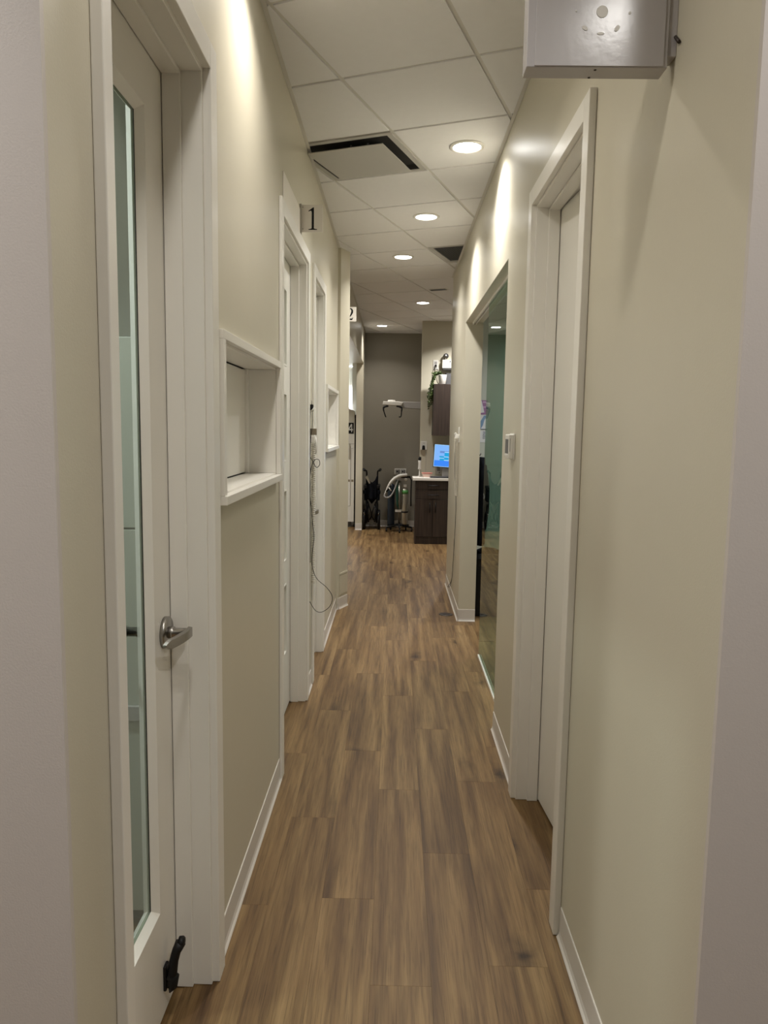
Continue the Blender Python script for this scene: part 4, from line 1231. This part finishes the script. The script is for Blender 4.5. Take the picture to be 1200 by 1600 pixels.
MB().box(0.492, 0.940, 10.232, 10.362, ZC, ZC + 0.014).build('base', M['black'], kb, 0.004)
mb = MB()
for r_ in range(5):
    for k in range(20):
        mb.box(0.500 + k * 0.0218, 0.518 + k * 0.0218, 10.239 + r_ * 0.0236, 10.258 + r_ * 0.0236, ZC + 0.0142, ZC + 0.020)
kk = mb.build('keys', M['dgrey'], kb); kk['kind'] = 'stuff'
pb_ = thing('storage_box', 'small pale pink box with a coral lid on the far counter', 'box', (0.45, 10.42, ZC))
MB().prism([(0.400, ZC), (0.510, ZC), (0.522, ZC + 0.050), (0.390, ZC + 0.050)], 'y', 10.37, 10.47).build('body', M['pink'], pb_, 0.004)
MB().box(0.380, 0.530, 10.36, 10.48, ZC + 0.0505, ZC + 0.062).build('lid', M['coral'], pb_, 0.003)
hd = thing('hand_scanner', 'white handheld device with a black tip upright at the counter left edge', 'handset', (0.345, 10.52, ZC))
MB().lathe([(0.0, 0.0), (0.030, 0.0), (0.030, 0.006), (0.010, 0.012), (0.008, 0.09), (0.012, 0.10), (0.0, 0.10)], (0.352, 10.52, ZC), n=20).build('stand', M['white'], hd)
MB().lathe([(0.024, 0.0), (0.026, 0.008), (0.021, 0.018), (0.019, 0.085), (0.022, 0.125), (0.0, 0.13)], (0.352, 10.52, ZC + 0.101), n=20).build('body', M['white'], hd)
MB().tube([(0.352, 10.52, ZC + 0.226), (0.353, 10.517, ZC + 0.250), (0.358, 10.512, ZC + 0.275)], [0.019, 0.021, 0.015], 14).build('tip', M['black'], hd)
ds = thing('wall_charger', 'white wall unit with a black plug above the pink box', 'charger', (0.40, 10.62, 1.30))
MB().box(0.362, 0.452, 10.565, 10.6195, 1.298, 1.420).build('body', M['white'], ds, 0.005)
MB().prism([(0.382, 1.299), (0.426, 1.299), (0.422, 1.352), (0.412, 1.362), (0.396, 1.362), (0.386, 1.352)], 'y', 10.545, 10.5645).build('plug', M['black'], ds, 0.003)
MB().box(0.392, 0.424, 10.5635, 10.5648, 1.392, 1.399).build('mark', M['grey'], ds)
MB().tube(bez([(0.438, 10.60, 1.298), (0.444, 10.606, 1.20), (0.441, 10.61, 1.05), (0.437, 10.60, 0.990)], 6), 0.0024, 6).build('wire', M['grey'], ds)
so = thing('wall_outlet', 'small grey outlet with a dark slot behind the monitor stand', 'outlet', (0.63, 10.62, 0.95))
MB().box(0.585, 0.670, 10.608, 10.6195, 0.955, 1.065).build('plate', M['white'], so, 0.002)
MB().box(0.605, 0.650, 10.6045, 10.6078, 1.000, 1.055).build('module', M['grey'], so, 0.001)
MB().box(0.632, 0.642, 10.6045, 10.6078, 0.968, 0.985).build('socket', M['black'], so)
# wall cabinet
uc = thing('wall_cabinet', 'dark brown wood wall cabinet above the far counter', 'cabinet', (0.75, 10.3, 1.5))
MB().box(0.516, 1.02, 10.319, 10.6195, 1.508, 2.208).build('carcass', M['darkwood'], uc)
MB().box(0.518, 1.018, 10.300, 10.3185, 1.504, 2.206).build('door', M['darkwood'], uc, 0.0012)
# plant
pt = thing('potted_plant', 'trailing green plant in a white pot on top of the wall cabinet', 'plant', (0.648, 10.42, 2.2085))
ZT = 2.2085
MB().lathe([(0.0, 0.0), (0.040, 0.0), (0.046, 0.006), (0.058, 0.125), (0.0585, 0.130), (0.054, 0.130), (0.050, 0.112), (0.0, 0.110)], (0.640, 10.42, ZT), n=32).build('pot', M['white'], pt)
MB().lathe([(0.0, 0.113), (0.050, 0.1125), (0.049, 0.108), (0.0, 0.108)], (0.640, 10.42, ZT), n=24).build('soil', M['soil'], pt)
rp = random.Random(5)
mbv, mbl = MB(), MB()
def leaf(mb, c, d, s_):
    d = Vector(d).normalized()
    u = d.cross(Vector((rp.uniform(-1, 1), rp.uniform(-1, 1), rp.uniform(-.4, .4)))).normalized()
    n_ = d.cross(u)
    c = Vector(c)
    v = [c, c + d * s_ * .35 + u * s_ * .32 + n_ * s_ * .06, c + d * s_, c + d * s_ * .35 - u * s_ * .32 + n_ * s_ * .06, c + d * s_ * .42 - n_ * s_ * .05]
    mb.add(v, [(0, 1, 4), (1, 2, 4), (2, 3, 4), (3, 0, 4)])
for k in range(16):
    x_end = rp.uniform(0.448, 0.50) if k < 12 else rp.uniform(0.50, 0.545)
    z_end = rp.choice([1.90, 1.93, 1.97, 2.03, 2.08, 2.13]) + rp.uniform(-.03, .03)
    if k >= 12: z_end = rp.uniform(2.30, 2.37)
    y_ = rp.uniform(10.255, 10.45)
    pth = bez([(0.63, 10.42, ZT + 0.11), (0.585, 10.42 + (y_ - 10.42) * .4, ZT + 0.158), (0.535, y_, ZT + rp.uniform(.10, .15)), (0.497, y_, 2.22), (x_end + 0.008, y_, (2.22 + z_end) / 2), (x_end, y_, z_end)] if k < 12 else
              [(0.63, 10.42, ZT + 0.11), (0.60, 10.41, ZT + 0.15), (x_end, y_, z_end)], 7)
    mbv.tube(pth, 0.0016, 5)
    for i in range(3, len(pth)):
        for q in range(2):
            leaf(mbl, pth[i], (rp.uniform(-1, .6), rp.uniform(-1, .5), rp.uniform(-.9, .5)), rp.uniform(0.020, 0.036))
mbv.build('vines', M['leaf'], pt)
lf = mbl.build('foliage', M['leaf'], pt, weld=False); lf['kind'] = 'stuff'
bb = thing('storage_box', 'small black box standing behind the white plant pot', 'box', (0.78, 10.52, ZT))
MB().box(0.688, 0.88, 10.49, 10.585, ZT, ZT + 0.160).build('body', M['black'], bb, 0.004)
MB().box(0.696, 0.872, 10.486, 10.4898, ZT + 0.008, ZT + 0.152).build('front_grille', M['dgrey'], bb)
# plug and cable above cabinet
po = thing('wall_outlet', 'white outlet plate with a black plug high above the plant', 'outlet', (0.55, 10.62, 2.42))
MB().box(0.517, 0.590, 10.611, 10.6195, 2.425, 2.555).build('plate', M['white'], po, 0.002)
MB().box(0.535, 0.572, 10.6075, 10.6108, 2.500, 2.535).build('module', M['grey'], po, 0.001)
MB().box(0.540, 0.566, 10.585, 10.6105, 2.462, 2.490).build('plug', M['black'], po, 0.003)
MB().tube(bez([(0.550, 10.59, 2.464), (0.535, 10.58, 2.42), (0.545, 10.57, 2.35), (0.568, 10.56, 2.27), (0.60, 10.55, ZT + 0.012), (0.70, 10.60, ZT + 0.008)], 6), 0.0042, 6).build('wire', M['black'], po)
MB().tube(bez([(0.558, 10.59, 2.464), (0.572, 10.58, 2.43), (0.60, 10.575, 2.38), (0.625, 10.57, 2.30), (0.64, 10.58, ZT + 0.010), (0.70, 10.605, ZT + 0.006)], 6), 0.0028, 6).build('wire', M['dgrey'], po)
# emergency light
el = thing('emergency_light', 'white emergency light box with a round lamp head above the wall cabinet', 'emergency light', (0.75, 10.62, 2.42))
MB().box(0.640, 0.92, 10.54, 10.6195, 2.440, 2.555).build('housing', M['white'], el, 0.004)
MB().box(0.650, 0.91, 10.55, 10.6195, 2.420, 2.4395).build('lower_tray', M['dgrey'], el, 0.002)
MB().tube([(0.62, 10.60, 2.412), (0.92, 10.60, 2.412)], 0.004, 8).build('conduit', M['white'], el)
MB().lathe([(0.0, -0.002), (0.008, -0.001), (0.009, 0)], (0.748, 10.5398, 2.530), axis='y', n=12).build('indicator', M['black'], el)
for hx in (0.690, 0.86):
    hdm = MB().tube([(hx, 10.575, 2.5555), (hx, 10.575, 2.580)], 0.013, 10).build('lamp_head', M['white'], el)
    MB().tube([(hx + 0.012, 10.600, 2.612), (hx + 0.004, 10.575, 2.610), (hx - 0.004, 10.545, 2.604)], [0.026, 0.036, 0.038], 20).build('shell', M['dgrey'], hdm)
    MB().lathe([(0.0, 0.0), (0.031, 0.0), (0.034, 0.004)], (hx - 0.004, 10.540, 2.604), axis='y', n=20).build('reflector', M['chrome'], hdm)
